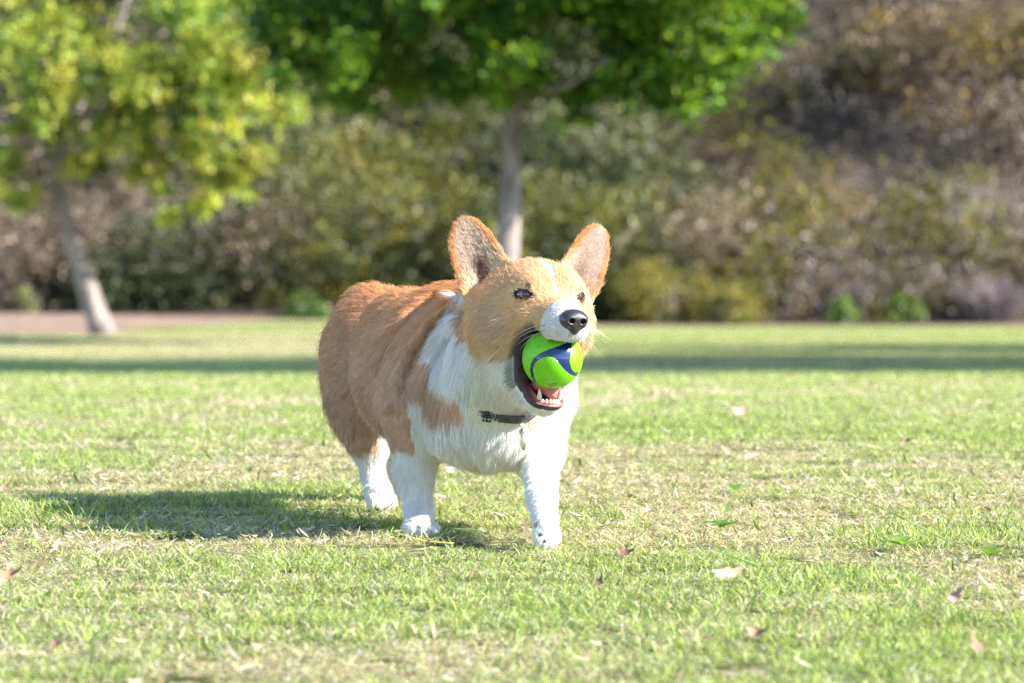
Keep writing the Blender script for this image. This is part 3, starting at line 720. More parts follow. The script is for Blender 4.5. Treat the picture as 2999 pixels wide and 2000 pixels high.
# head
fb = -hF
E(H(-.012, 0, .002), (.058, .056, .043), HAX, .03, G_SKULL, fb + hU * .35, .007)
for s in (-1, 1):
    E(H(-.016, s * .0385, -.028), (.041, .0295, .038), HAX, .030, G_SKULL, fb + s * hL * .45 - hU * .35, .016)
    E(H(.022, s * .0205, .008), (.026, .020, .021), HAX, .015, G_SKULL, fb + s * hL * .3 + hU * .3, .0065)
    E(H(.024, s * .0255, -.030), (.022, .0115, .018), HAX, .016, G_SKULL, fb + s * hL * .3 - hU * .2, .007)
CP(H(.022, 0, -.020), H(.070, 0, -.026), .0275, .0190, .02, G_MUZ, fb + hU * .1, .0055)
E(H(.080, 0, -.0335), (.0230, .0208, .0182), HAX, .012, G_MUZ, fb, .0048)
for s in (-1, 1):
    E(H(.074, s * .0090, -.0405), (.024, .0132, .0150), HAX, .010, G_MUZ, fb - hU * .25, .0048)
CP(H(-.012, 0, -.080), H(.018, 0, -.105), .044, .0235, .02, G_JAW, fb - hU * .5, .011)
E(H(.033, 0, -.1150), (.0190, .0185, .0135), HAX, .012, G_JAW, fb - hU * .6, .005)
NORM_N = len(PR)
# ears
EARS = []
for s in (-1, 1):
    base = np.array((-.018, s * .0545, .020)); tip = np.array((-.024, s * .0850, .0930))
    v = nrm(tip - base); al = R(17); n = np.array((math.cos(al), s * math.sin(al), 0.05)); n = nrm(n - v * n.dot(v)); u = np.cross(v, n) * s
    u = u if u[1] * s > 0 else -u                        # u points outward
    EARS.append((s, base, v, n, u, np.linalg.norm(tip - base)))
EW_V = np.array((-.034, -.012, .0, .015, .03, .045, .056, .064, .070, .0735, .078))
EW_O = np.array((.0260, .0310, .0320, .0320, .0310, .0285, .0245, .0195, .0135, .0070, .0))
EW_I = np.array((.026, .0310, .0310, .0300, .0275, .0245, .0205, .0165, .0110, .0055, .0))
def ear_d(ph, e):
    s, base, v, n, u, L = e
    q = ph - base; a = q @ u; b = q @ v; c = q @ n
    wo = np.interp(b, EW_V, EW_O); wi = np.interp(b, EW_V, EW_I)
    dout = np.where(a > 0, a - wo, -a - wi) * 0.85
    dout = smax(dout, np.maximum(b - .0745, -.034 - b), .004)
    up = np.clip(b / .08, 0, 1)
    c0 = 11.0 * (1.1 - up) * a * a - .010 * (1 - up) ** 2 + 0.006 * up
    th = .0027 - .0009 * up
    return smax(np.abs(c - c0) - th, dout, .004), a, b, c - c0
BALL_C = P(1618, 1050, 4.282); BALL_R = .0338
EYE = []
def alm(q, e):
    """almond opening of the lids: distance in the eye's own plane"""
    s, c, r, lk, ea, eb = e; w = q - c; a = w @ ea; b = w @ eb - .12 * a
    b = b + .0006
    k = .0128
    return np.maximum(np.hypot(a, b + k - .0046), np.hypot(a, b - k + .0041)) - k - 0.0, a, b
def prim_d(pr, p):
    return s_ell(p, *pr[1]) if pr[0] == 'e' else s_cap(p, *pr[1])

def cavity(ph):
    """mouth opening in head coordinates"""
    f, l, u = ph[:, 0], ph[:, 1], ph[:, 2]
    r = np.sqrt((f - 1.5 * np.maximum(np.abs(l) - .030, 0) - .0580) ** 2 + ((u + .0800) * 1.02) ** 2) - .0435
    ul = u + .0505 + np.clip(.046 - f, 0, 1) * .25          # stays below the upper lip line
    d = smax(r, ul, .008)
    d = smax(d, np.abs(l) - .075, .01)
    inner = np.sqrt(((f - .045) / 1.2) ** 2 + (l * 1.55) ** 2 + ((u + .073)) ** 2) - .040
    bp = np.linalg.norm(ph - toH(BALL_C), axis=1) - (BALL_R + .0012)
    trough = np.sqrt(((f - .018) / 1.5) ** 2 + (l * 1.75) ** 2 + ((u + .093)) ** 2) - .0235
    return np.minimum(np.minimum(d, smin(inner, trough, .006)), bp)

FOLDS = [([(1318, 880), (1250, 935), (1190, 1010), (1150, 1090), (1135, 1180)], .0085, 20), ([(1330, 905), (1275, 955), (1222, 1030), (1190, 1110)], -.0065, 16),
         ([(1290, 870), (1210, 925), (1150, 1000), (1108, 1100)], -.0065, 15), ([(1335, 935), (1292, 985), (1250, 1060), (1228, 1150)], .0055, 16)]
def sdf(p):
    d = prim_d(PR[0], p)
    for pr in PR[1:]:
        d = smin(d, prim_d(pr, p), pr[2])
    ph = toH(p)
    near = (np.linalg.norm(ph, axis=1) < .17)
    if near.any():
        q = ph[near]; dn = d[near]
        for e in EYE:
            rr = np.linalg.norm(q - e[1], axis=1); al = alm(q, e)[0]
            dn = smin(dn, smax(rr - (e[2] + .0016), al - .0035, .002), .003)     # lids swell over the ball
            dn = smax(dn, -smax(rr - (e[2] + .0062), al, .001), .001)
        for e in EARS:
            dn = smin(dn, ear_d(q, e)[0], .011)
        dn = smax(dn, -cavity(q), .003)
        # throat backs the cavity again so it stays closed
        d[near] = dn
    x, y = to_px(p); m = (x > 1060) & (x < 1360) & (y > 850) & (y < 1300) & (p[:, 1] < 4.62)
    if m.any():
        xx, yy = x[m], y[m]
        for poly, amp, sg in FOLDS:
            b_ = np.full(m.sum(), 1e9)
            for a, b in zip(poly[:-1], poly[1:]):
                a = np.array(a, float); ab = np.array(b, float) - a; t = np.clip(((xx - a[0]) * ab[0] + (yy - a[1]) * ab[1]) / (ab @ ab), 0, 1)
                b_ = np.minimum(b_, np.hypot(xx - a[0] - t * ab[0], yy - a[1] - t * ab[1]))
            d[m] -= amp * np.exp(-(b_ / sg) ** 2)
    return d

def find_eyes():
    out = []
    for s in (-1, 1):
        lk = nrm((.80, s * .58, .06)); o = np.array((.0, s * .0258, .0005)) + np.array((.028, 0, 0))
        t = np.linspace(0, .05, 400); pts_ = o + t[:, None] * lk - lk * .012
        dd = sdf(HO + pts_ @ HAX); k = int(np.argmax(dd > 0)); sp = pts_[k]; r = .0106
        ea = nrm(np.cross((0, 0, 1.0), lk)); ea = ea * (1 if ea[1] * s > 0 else -1); eb = np.cross(lk, ea); eb = eb if eb[2] > 0 else -eb
        out.append((s, sp - lk * (r * .86), r, lk, ea, eb))
    return out

def evalb(p, f=sdf, n=300000):
    return np.concatenate([f(p[i:i + n]) for i in range(0, len(p), n)]) if len(p) else np.zeros(0)

def surface_nets(f, lo, hi, h, coarse=4, band=.022):
    lo = np.array(lo, float); n = np.ceil((np.array(hi) - lo) / h / coarse).astype(int) * coarse + 1
    nc = (n - 1) // coarse + 1
    ax = [lo[i] + np.arange(nc[i]) * h * coarse for i in range(3)]
    g = np.stack(np.meshgrid(*ax, indexing='ij'), -1).reshape(-1, 3)
    dc = evalb(g, f).reshape(nc)
    d = dc.astype(np.float32)
    for a in range(3):
        d = np.moveaxis(d, a, 0); o = np.empty(((d.shape[0] - 1) * coarse + 1,) + d.shape[1:], np.float32)
        for k in range(coarse):
            t = k / coarse; o[k:-1:coarse] = d[:-1] * (1 - t) + d[1:] * t
        o[-1] = d[-1]; d = np.moveaxis(o, 0, a)
    idx = np.argwhere(np.abs(d) < band)
    d[idx[:, 0], idx[:, 1], idx[:, 2]] = evalb(lo + idx * h, f)
    s = d < 0; c = s[:-1, :-1, :-1].astype(np.uint8)
    tot = np.zeros(c.shape, np.uint8)
    for i in (0, 1):
        for j in (0, 1):
            for k in (0, 1):
                tot += s[i:s.shape[0] - 1 + i, j:s.shape[1] - 1 + j, k:s.shape[2] - 1 + k]
    act = np.argwhere((tot > 0) & (tot < 8))
    vid = np.full(tot.shape, -1, np.int32); vid[act[:, 0], act[:, 1], act[:, 2]] = np.arange(len(act))
    corner = np.array([(i, j, k) for i in (0, 1) for j in (0, 1) for k in (0, 1)])
    dv = np.stack([d[act[:, 0] + a, act[:, 1] + b, act[:, 2] + cc] for a, b, cc in corner], 1)
    acc = np.zeros((len(act), 3)); cnt = np.zeros(len(act))
    for a in range(8):
        for b in range(a + 1, 8):
            if np.abs(corner[a] - corner[b]).sum() != 1: continue
            m = (dv[:, a] < 0) != (dv[:, b] < 0)
            t = dv[m, a] / (dv[m, a] - dv[m, b])
            acc[m] += corner[a] + t[:, None] * (corner[b] - corner[a]); cnt[m] += 1
    V = lo + (act + acc / cnt[:, None]) * h
    F = []
    for a in range(3):
        b, c2 = (a + 1) % 3, (a + 2) % 3
        s0 = np.moveaxis(s, (a, b, c2), (0, 1, 2)); m = s0[:-1, 1:-1, 1:-1] != s0[1:, 1:-1, 1:-1]
        ii = np.argwhere(m); inside = s0[:-1, 1:-1, 1:-1][m]
        v0 = np.moveaxis(vid, (a, b, c2), (0, 1, 2)); i, j, k = ii[:, 0], ii[:, 1] + 1, ii[:, 2] + 1
        q = np.stack((v0[i, j - 1, k - 1], v0[i, j, k - 1], v0[i, j, k], v0[i, j - 1, k]), 1)
        q[~inside] = q[~inside][:, ::-1]
        F.append(q)
    return V, np.concatenate(F)

EYE = find_eyes()
GH = .0022
bv, bf_ = surface_nets(sdf, (-.262, 4.20, -.004), (.125, 4.985, .385), GH)

def grad(p, e=.0012, f=sdf):
    o = np.zeros_like(p)
    for a in range(3):
        dp = np.zeros(3); dp[a] = e
        o[:, a] = evalb(p + dp, f) - evalb(p - dp, f)
    return nrm(o)

def groups(p):
    """per point: nearest primitive's group, blended flow and blended hair length"""
    n = len(p); best = np.full(n, 1e9); g = np.zeros(n, int); fl = np.zeros((n, 3)); ln = np.zeros(n); ws = np.zeros(n)
    for pr in PR:
        d = prim_d(pr, p); m = d < best; best[m] = d[m]; g[m] = pr[3]
        w = np.exp(-np.clip(d + .01, -.02, .3) / .006); fl += w[:, None] * pr[4]; ln += w * pr[5]; ws += w
    ph = toH(p)
    for e in EARS:
        d, a, b, c = ear_d(ph, e); m = (d < best + .001) & (d < .01) & (b > -.004); best[m] = d[m]; g[m] = G_EAR
        w = np.exp(-np.clip(d + .01, -.02, .3) / .004) * 2.0
        vv = (e[2] + e[4] * np.sign(1)[..., None] * .15) @ HAX
        fl += w[:, None] * vv; ln += w * .006; ws += w
    return g, nrm(fl), ln / ws

# ---- markings (coat colours, plus some light and shade painted in)
TAN = np.array((.76, .54, .375)); SUN_TAN = np.array((.76, .36, .12)); CREAM = np.array((.80, .66, .47)); WHT = np.array((.91, .885, .845))
DARK = np.array((.035, .028, .030)); PINK = np.array((.55, .22, .20)); GREY = np.array((.30, .27, .26))
W_BODY = [(1207, 1150), (1250, 1178), (1290, 1215), (1325, 1222), (1368, 1205), (1340, 1155), (1292, 1120), (1262, 1085), (1245, 1045),
          (1262, 990), (1288, 925), (1338, 866), (1380, 850), (1900, 850), (1900, 1700), (1130, 1700), (1130, 1330), (1165, 1305), (1195, 1330), (1213, 1308), (1203, 1250), (1198, 1200)]
W_CHEEK = [(1330, 985), (1352, 1000), (1368, 1060), (1385, 1085), (1420, 1065), (1470, 1062), (1500, 1085), (1560, 1100), (1900, 1120), (1900, 1400), (1200, 1400), (1250, 1000)]
W_MUZ = [(1560, 985), (1572, 960), (1588, 915), (1606, 888), (1630, 878), (1662, 884), (1700, 905), (1800, 920), (1800, 1012), (1670, 1012), (1590, 998)]
BEIGE = [(1392, 905), (1420, 885), (1462, 880), (1492, 905), (1500, 950), (1495, 985), (1440, 1000), (1395, 960)]
def fuzz(v, lo, hi): return np.clip((v - lo) / (hi - lo), 0, 1)
def mixc(a, b, t): return a * (1 - t[:, None]) + b * t[:, None]
def coat(p, nr, g):
    n = len(p); c = np.tile(TAN, (n, 1)); px, py = to_px(p)
    jx = vnoise(p, 90, 1) * 9 + vnoise(p, 260, 2) * 6; jy = vnoise(p, 90, 3) * 9 + vnoise(p, 260, 4) * 6
    x, y = px + jx, py + jy
    body = (g == G_BODY) | (g == G_CHEST) | (g == G_NECK) | (g == G_FLEG)
    q = (p - P(1262, 1078, 4.56)) @ BAX.T                   # body coordinates
    c = mixc(c, SUN_TAN, fuzz(p[:, 2], .20, .29) * body * .8)  # sunlit orange along the top of the back, painted into the coat
    far = q[:, 1] > .03                                    # the side the photo does not show follows the same plan
    px2, py2 = to_px(p - 2 * np.outer(np.maximum(q[:, 1], 0), BL))
    w = np.where(far, inpoly(px2 + jx, py2 + jy, W_BODY) | (g == G_CHEST) | (g == G_FLEG), inpoly(x, y, W_BODY))
    c[body & w] = WHT
    c[body & (px > 1560) & (nr[:, 1] < .5)] = WHT
    c[(g == G_BODY) & (p[:, 2] < .115 + .01 * vnoise(p, 40, 5))] = WHT
    fl = (g == G_FLEG) & (p[:, 2] < .10); c[fl] = WHT
    hl = g == G_HLEG
    c[hl & ((y > 1312) | ((x > 1100 + .25 * (1312 - y)) & (y > 1180)))] = WHT
    c[g == G_PAW] = WHT
    c[(g == G_NECK) & (c.min(1) > .6) & (px > 1375) & (py > 1060)] = np.array((.90, .86, .74))
    m = ((g == G_NECK) | (g == G_BODY)) & inpoly(x, y, [(1352, 870), (1420, 860), (1420, 985), (1352, 985)]) & (nr[:, 1] < .3)
    c[m] = TAN
    # small tan spots low on the neck
    c[(g != G_JAW) & (np.hypot((px - 1568) / 10, (py - 1222) / 16) < 1) & (nr[:, 1] < 0)] = mixc(WHT[None], TAN[None], np.array([.5]))
    # head: one half drawn, mirrored about the muzzle line
    hd = (g == G_SKULL) | (g == G_MUZ) | (g == G_JAW) | (g == G_EAR)
    ph = toH(p); mir = ph.copy(); mir[:, 1] = -np.abs(mir[:, 1]); mx, my = to_px(HO + mir @ HAX)
    xx, yy = mx + jx * .7, my + jy * .7
    sk = (g == G_SKULL)
    c[hd] = np.array((.84, .585, .34))
    c[sk & inpoly(xx, yy, BEIGE)] = mixc(TAN[None], CREAM[None], np.array([.4]))
    t = fuzz(ph[:, 2], -.06, -.02); t2 = fuzz(-ph[:, 2], .045, .075) * .7
    c[hd] = mixc(c[hd], np.tile(CREAM, (hd.sum(), 1)), t2[hd])
    tw = fuzz(-ph[:, 2] + vnoise(p, 70, 12) * .006 + vnoise(p, 220, 13) * .004, .046, .074)
    m = hd & (tw > 0) & ((ph[:, 0] < .06) | (ph[:, 2] < -.09))
    c[m] = np.where((tw[m] < .5)[:, None], c[m] * (1 - 2 * tw[m])[:, None] + CREAM * (2 * tw[m])[:, None], CREAM * (2 - 2 * tw[m])[:, None] + WHT * (2 * tw[m] - 1)[:, None])
    mz = hd & (ph[:, 0] > .054 + .30 * np.abs(ph[:, 1]) + .35 * np.clip(ph[:, 2] + .045, 0, 1) + jx * .00035) & (ph[:, 2] > -.075) & (ph[:, 2] < -.0045 - .25 * np.abs(ph[:, 1]))
    c[mz] = WHT * .97
    c[(g == G_JAW)] = WHT
    # blaze
    bl = hd & (np.abs(ph[:, 1] + .0005 + jx * .00012) < .0014 + .0022 * np.exp(-((ph[:, 2] - .033) / .007) ** 2) * 1.6) & (ph[:, 2] > .0) & (ph[:, 2] < .042) & (ph[:, 0] > 0.0)
    c[bl] = mixc(TAN[None], WHT[None], np.array([.75]))
    # grey peppering on the muzzle, dark lip fur
    pep = hd & mz & (vnoise(p, 1300, 8) > .45) & (ph[:, 2] < -.028) & (ph[:, 2] > -.055)
    c[pep] = c[pep] * .72
    cv = cavity(ph); rim = hd & (cv < .016) & (ph[:, 0] < .052) & (ph[:, 2] > -.10)
    c[rim] = mixc(c[rim], np.tile(GREY * .35, (rim.sum(), 1)), fuzz(.016 - cv[rim], 0, .010))
    # ears
    for e in EARS:
        d, a, b, cc = ear_d(ph, e); m = (g == G_EAR)& (a == a) & (np.abs(ph[:, 1] - e[0] * .07) < .07)
        fr = m & (cc > 0) & (b > -.02)
        ed = np.minimum(np.interp(b, EW_V, EW_O) - a, np.interp(b, EW_V, EW_I) + a)
        t = fuzz(ed, .004, .011) * (cc > .0)
        INN = np.array((.67, .54, .455))
        c[m] = mixc(np.tile(np.array((.70, .38, .16)), (m.sum(), 1)), np.tile(INN, (m.sum(), 1)), t[m])
        dk = fr & (np.hypot((a - .001) / .012, (b - .006) / .027) < 1.0)
        tt = fuzz(1.0 - np.hypot((a - .001) / .012, (b - .006) / .027), 0, .6) * (1.0 if e[0] < 0 else .25)
        c[dk] = mixc(c[dk], np.tile(np.array((.16, .085, .08)), (dk.sum(), 1)), tt[dk])  # shade of the ear hollow painted into the colour, weaker in one ear
    # eye surroundings
    bare = np.zeros(n, bool)
    for e in EYE:
        s = e[0]; rr = np.linalg.norm(ph - e[1], axis=1); al, a, b = alm(ph, e); nr_ = rr < .022
        m = nr_ & (al < .0015 + .13 * np.abs(a)); c[m] = DARK; bare |= nr_ & (al < .0012)
        m = nr_ & (al < .0032) & ~m; c[m] = mixc(c[m], np.tile(DARK * 2, (m.sum(), 1)), fuzz(.0032 - al[m], 0, .0018) * .8)
        m = nr_ & (np.hypot((a + .0095) / .0050, (b - .0010) / .0024) < 1); c[m] = DARK * 1.3      # inner corner
        m = nr_ & (np.hypot((a + .0075) / .0040, (b - .0088) / .0042) < 1); c[m] *= .45            # brow smudge
    # mouth lining and lips: bare skin
    inn = hd & (cv < .0012); lip = hd & (cv < np.where(ph[:, 2] < -.062, .0075, .0045)) & ~inn
    upper = ph[:, 2] > -.062
    c[lip & ~(upper & (ph[:, 0] > .055))] = np.array((.05, .035, .045)); bare |= inn | (lip & ~(upper & (ph[:, 0] > .045)))
    ch = (ph[:, 0] > .020) & (ph[:, 2] < -.112) & (cv < .0075) & hd
    c[ch] = np.array((.045, .035, .042)); bare |= ch; bare |= lip & (ph[:, 2] < -.07)
    lowm = fuzz(-ph[:, 2], .085, .11)[:, None]
    pk = np.clip(.5 + .7 * vnoise(p, 120, 11), 0, 1)[:, None]
    rimd = fuzz(np.abs(ph[:, 1]), .013, .018)[:, None]; lowm = lowm * (1 - .8 * rimd * (ph[:, 2] < -.09)[:, None])
    c[inn] = (PINK * pk * lowm + np.array((.055, .022, .024)) * (1 - pk * lowm))[inn]
    # nose leather seat
    m = hd & (np.linalg.norm((ph - np.array((.1, 0, -.0255))) / np.array((.012, .0165, .0135)), axis=1) < 1.05); bare |= m; c[m] = DARK
    return c, bare

bn = grad(bv.copy())
bg, bfl, bln = groups(bv)
bc, bbare = coat(bv, bn, bg)
# paw pads of the lifted front paw (photo shows them bare)
def pad(p, c, bare, ctr, r, colr):
    m = np.linalg.norm(p - ctr, axis=1) < r; c[m] = colr; bare[m] = True
PADS = [(P(1562, 1534, 4.208), .0055, (.50, .24, .24)), (P(1584, 1564, 4.200), .0036, (.03, .028, .035)), (P(1594, 1584, 4.203), .0026, (.10, .06, .06)),
        (P(1560, 1487, 4.258), .0040, (.50, .33, .30)), (P(1108, 1482, 4.672), .006, (.30, .17, .14))]
for a in PADS: pad(bv, bc, bbare, *a)

skin = attr_mat('dog_skin', rough=.55, spec=.35)
DOG = empty('dog', P(1400, 1000, 4.5) * (1, 1, 0))
tag(DOG, 'tan and white corgi trotting across the lawn with a green ball in its open jaws', 'dog')
body = mk('body', bv, bf_, skin, DOG, bc, smooth=True)

# ---- where the collar lies
def collar_loop():
    a, b, c = P(1393, 1188, 4.37), P(1525, 1224, 4.36), P(1400, 900, 4.56)
    nn = nrm(np.cross(b - a, c - a)); nn = nn if nn[2] > 0 else -nn
    ctr = P(1478, 1095, 4.43); ctr = ctr - nn * (ctr - a).dot(nn)
    e1 = nrm(np.cross(nn, (0, 0, 1.0))); e2 = np.cross(nn, e1); out = []
    ang = np.linspace(0, 2 * math.pi, 96, endpoint=False)
    for t in ang:
        d = math.cos(t) * e1 + math.sin(t) * e2
        rr = np.linspace(.03, .17, 200); pp = ctr + rr[:, None] * d
        dd = sdf(pp.copy()); k = np.argmax(dd > .0) if (dd > .0).any() else 199
        out.append(rr[k])
    out = np.array(out); out = np.minimum(out, .080)
    for _ in range(6): out = (np.roll(out, 1) + out + np.roll(out, -1)) / 3
    return ctr, nn, ang, out, e1, e2
cc_, cn_, ca2, cr_, e1_, e2_ = collar_loop()
def collar_mask(p):
    w = p - cc_; hgt = w @ cn_; x, y = to_px(p)
    return (x > 1380) & (x < 1560) & (y > 1150) & (y < 1262) & (p[:, 1] < 4.45) & (np.abs(hgt - .005) < .019) & (np.linalg.norm(w, axis=1) > .03)

# ---- fur: real strands rooted on the body surface
def sample_roots(n):
    a, b, c, d = (bv[bf_[:, i]] for i in range(4))
    ar = np.linalg.norm(np.cross(c - a, d - b), axis=1) / 2
    fc = (a + b + c + d) / 4; g = bg[bf_[:, 0]]
    wt = np.ones(len(fc)); wt[(g == G_SKULL) | (g == G_EAR)] = 2.6; wt[g == G_MUZ] = 3.6; wt[g == G_JAW] = 2.2
    wt[(g == G_PAW)] = 2.2; wt[(g == G_FLEG) | (g == G_HLEG)] = 1.6
    wt[bn[bf_[:, 0]][:, 1] > .45] = .35                       # turned away from the photo: thinner
    wt[bbare[bf_[:, 0]]] = 0; wt[ar > 1e-4] = 0
    pr = ar * wt; pr /= pr.sum()
    k = rng.choice(len(fc), n, p=pr)
    u, v = rng.random(n)[:, None], rng.random(n)[:, None]
    return (a[k] * (1 - u) + b[k] * u) * (1 - v) + (d[k] * (1 - u) + c[k] * u) * v, k

NH = 500000
rp, rk = sample_roots(NH)
rv = bf_[rk, 0]
rn = bn[rv]; rg, rfl, rl = groups(rp)
rc, rb = coat(rp, rn, rg)
for a in PADS: pad(rp, rc, rb, *a)
keep = ~rb
rp, rn, rg, rfl, rl, rc = (x[keep] for x in (rp, rn, rg, rfl, rl, rc))
n = len(rp)
tan_ = rfl - rn * np.sum(rfl * rn, 1)[:, None]; tan_ = nrm(tan_)
wob = np.stack([vnoise(rp, 45, 20 + i) for i in range(3)], 1) * .28 + np.stack([vnoise(rp, 160, 30 + i) for i in range(3)], 1) * .14
jit = rng.normal(0, .13, (n, 3))
tan_ = nrm(tan_ + wob + jit); tan_ = nrm(tan_ - rn * np.sum(tan_ * rn, 1)[:, None])
lift = np.where((rg == G_MUZ), .30, .34) + .08 * vnoise(rp, 70, 40) + rng.normal(0, .07, n)
fly = rng.random(n) < .035; lift = np.clip(lift + fly * .35, .12, 1.1) * (1 + .7 * np.clip(1 - rl / .009, 0, 1))
L = rl * rng.uniform(.75, 1.1, n) * (1 + .25 * vnoise(rp, 60, 41))
L = L * np.where(fly & (rg != G_MUZ), np.where(rl > .016, 1.15, 1.45), 1)
ph = toH(rp); cv = cavity(ph); L = np.where((cv < .012) & (rg >= G_SKULL) & (rg != G_PAW), L * np.clip(.55 + cv / .025, .55, 1), L)
for e in EYE:
    L = L * np.clip((np.linalg.norm(ph - e[1], axis=1) - .006) / .012, .45, 1)
L = np.where(collar_mask(rp) & (rg != G_JAW), L * .50, L)
for e in EARS:                                        # pale tufts along the inner edge and the outer foot of each ear
    d_, a_, b_, c_ = ear_d(ph, e); m = (rg == G_EAR) & (c_ > 0) & (b_ < .03) & ((a_ < -.012) | ((a_ > .008) & (b_ < .012)))
    L = np.where(m, L * 1.5, L); rc[m] = rc[m] * .6 + np.array((.86, .76, .62)) * .4
# hairs inside an ear stay short and stand along it
T = np.linspace(0, 1, 5)
pts = np.zeros((n, 5, 3), np.float32)
for i, t in enumerate(T):
    out = rn * (lift * (t - .45 * t * t))[:, None] + tan_ * (.55 * t + .45 * t * t)
    pts[:, i] = rp - rn * .0003 + out * L[:, None] + down * (t * t * L * .10)[:, None]
# clump tips towards neighbours
ng = 26000; gi = rng.choice(n, ng, replace=False)
kd = kdtree.KDTree(ng)
for j, q in enumerate(rp[gi]): kd.insert(q, j)
kd.balance()
near = np.fromiter((kd.find(q)[1] for q in rp), dtype=np.int64, count=n); gg = gi[near]
off = pts[gg, 4] - rp[gg]; cl = (.42 * np.clip(L / .014, .2, 1.0))[:, None]
for i, t in enumerate(T):
    tgt = rp[gg] + (pts[gg, i] - rp[gg])
    pts[:, i] = pts[:, i] * (1 - cl * t ** 1.5) + (tgt + (rp - rp[gg]) * .35 * (1 - t)) * (cl * t ** 1.5)
white_ = (rc.min(1) > .6)[:, None]
gv_ = rng.normal(0, 1, n)[gg][:, None]
hc = rc * (1 + rng.normal(0, .05, (n, 1)) + gv_ * np.where(white_, .035, .07) * np.where(rg == G_EAR, .1, 1)[:, None] + .06 * vnoise(rp, 50, 50)[:, None] + .05 * vnoise(rp, 16, 51)[:, None]); hc = np.clip(hc, .01, .93)
crv = bpy.data.hair_curves.new('fur'); crv.add_curves([5] * n)
crv.attributes['position'].data.foreach_set('vector', pts.reshape(-1)) if 'position' in crv.attributes else None
ra = crv.attributes.get('radius') or crv.attributes.new('radius', 'FLOAT', 'POINT')
r0 = np.where(rg == G_MUZ, .00015, np.where((rg == G_SKULL) | (rg == G_EAR) | (rg == G_PAW), .00017, .00021))
prof = np.array((1, 1, .85, .6, .15))
ra.data.foreach_set('value', (r0[:, None] * prof).astype(np.float32).ravel())
ca = crv.attributes.new('col', 'FLOAT_COLOR', 'POINT')
grd = np.array((1.0, 1.04, 1.05, 1.0, .86))[None, :, None]; c4 = np.ones((n, 5, 4), np.float32)
c4[:, :, :3] = np.clip(hc[:, None, :] * np.where(white_[:, None], 1.0, grd), 0, .93); ca.data.foreach_set('color', c4.ravel())
furm = attr_mat('fur_strands', rough=.5, trans=.30, spec=.25)
crv.materials.append(furm)
fur = bpy.data.objects.new('fur', crv); COL.objects.link(fur)
parent_to(fur, body)

# ---- eyes, nose, teeth, tongue, whiskers
def uvsphere(c, r, nu=32, nv=20, ax=np.eye(3)):
    r = np.broadcast_to(np.asarray(r, float), (3,)); V = [(0, 0, 1)]
    for i in range(1, nv):
        t = math.pi * i / nv
        for j in range(nu):
            a = 2 * math.pi * j / nu; V.append((math.sin(t) * math.cos(a), math.sin(t) * math.sin(a), math.cos(t)))
    V.append((0, 0, -1)); V = np.array(V) * r @ ax + c; F = []
    for j in range(nu):
        F.append((0, 1 + j, 1 + (j + 1) % nu)); F.append((len(V) - 1, 1 + (nv - 2) * nu + (j + 1) % nu, 1 + (nv - 2) * nu + j))
        for i in range(nv - 2):
            F.append((1 + i * nu + j, 1 + (i + 1) * nu + j, 1 + (i + 1) * nu + (j + 1) % nu, 1 + i * nu + (j + 1) % nu))
    return V, F
eye_mat = attr_mat('eye_wet', rough=.05, spec=.6)
eye_mat.node_tree.nodes['Principled BSDF'].inputs['Coat Weight'].default_value = 1.0
eye_mat.node_tree.nodes['Principled BSDF'].inputs['Coat Roughness'].default_value = 0.02
for e in EYE:
    s, r = e[0], e[2]; ec = HO + e[1] @ HAX
    V, F = uvsphere(ec, r, 48, 32); look = nrm(hF * .90 + hL * s * .36 + hU * .08 + hL * .05)
    ca_ = (V - ec) @ look / r
    ang = np.degrees(np.arccos(np.clip(ca_, -1, 1)))
    c = np.where((ang < 24)[:, None], (.008, .007, .008), np.where((ang < 42)[:, None], (.21, .085, .020), (.03, .018, .016)))
    c = np.where(((ang > 38) & (ang < 46))[:, None], (.02, .012, .01), c)
    V = V + look * (np.clip(ca_ - .72, 0, 1) * .0035)[:, None]
    mk('eye', V, F, eye_mat, DOG, c, smooth=True)
NC = np.array((.0985, 0, -.0290))
def nose_sdf(p):
    q = toH(p) - NC
    f, l, u = q[:, 0], q[:, 1], q[:, 2]
    I = np.eye(3)
    d = s_ell(q, np.array((.0, 0, .002)), (.0125, .0158, .0108), I)
    for s in (-1, 1):
        d = smin(d, s_ell(q, np.array((.001, s * .0080, -.001)), (.0115, .0072, .0085), I), .004)
    d = smin(d, s_ell(q, np.array((.0005, 0, -.0085)), (.0085, .0062, .0080), I), .006)
    for s in (-1, 1):
        d = smax(d, -s_ell(q, np.array((.0105, s * .0068, -.0015)), (.0070, .0036, .0028), I), .0015)
        d = smax(d, -s_cap(q, np.array((.0085, s * .0095, -.0035)), np.array((.0035, s * .0155, -.0045)), .0013, .0011), .0015)
    d = smax(d, -s_cap(q, np.array((.0115, 0, -.0035)), np.array((.0085, 0, -.0165)), .0007, .0008), .0012)
    return d
nb = HO + NC @ HAX
V, F = surface_nets(nose_sdf, nb - .022, nb + .022, .0007, band=.006)
nose_m = flat('nose_leather', (.028, .022, .026), rough=.38, spec=.6, bump=.12, scale=700, coat=.3)
mk('nose', V, F, nose_m, DOG, smooth=True)
tooth_m = flat('tooth_enamel', (.72, .64, .48), rough=.25, spec=.5, sss=.2)
def cone(b, t, r, bend, n=7, seg=8):
    pts = [b + (t - b) * k + bend * math.sin(k * math.pi) for k in np.linspace(0, 1, n)]
    return tube(pts, [r * (1 - k ** 1.6) + .0003 for k in np.linspace(0, 1, n)], seg)
def jawpt(f, l, u): return H(f, l, u)
for s in (-1, 1):
    V, F = cone(jawpt(.0375, s * .0122, -.1145), jawpt(.0400, s * .0136, -.1025), .0026, hF * .0012)
    mk('canine_tooth', V, F, tooth_m, DOG, smooth=True)
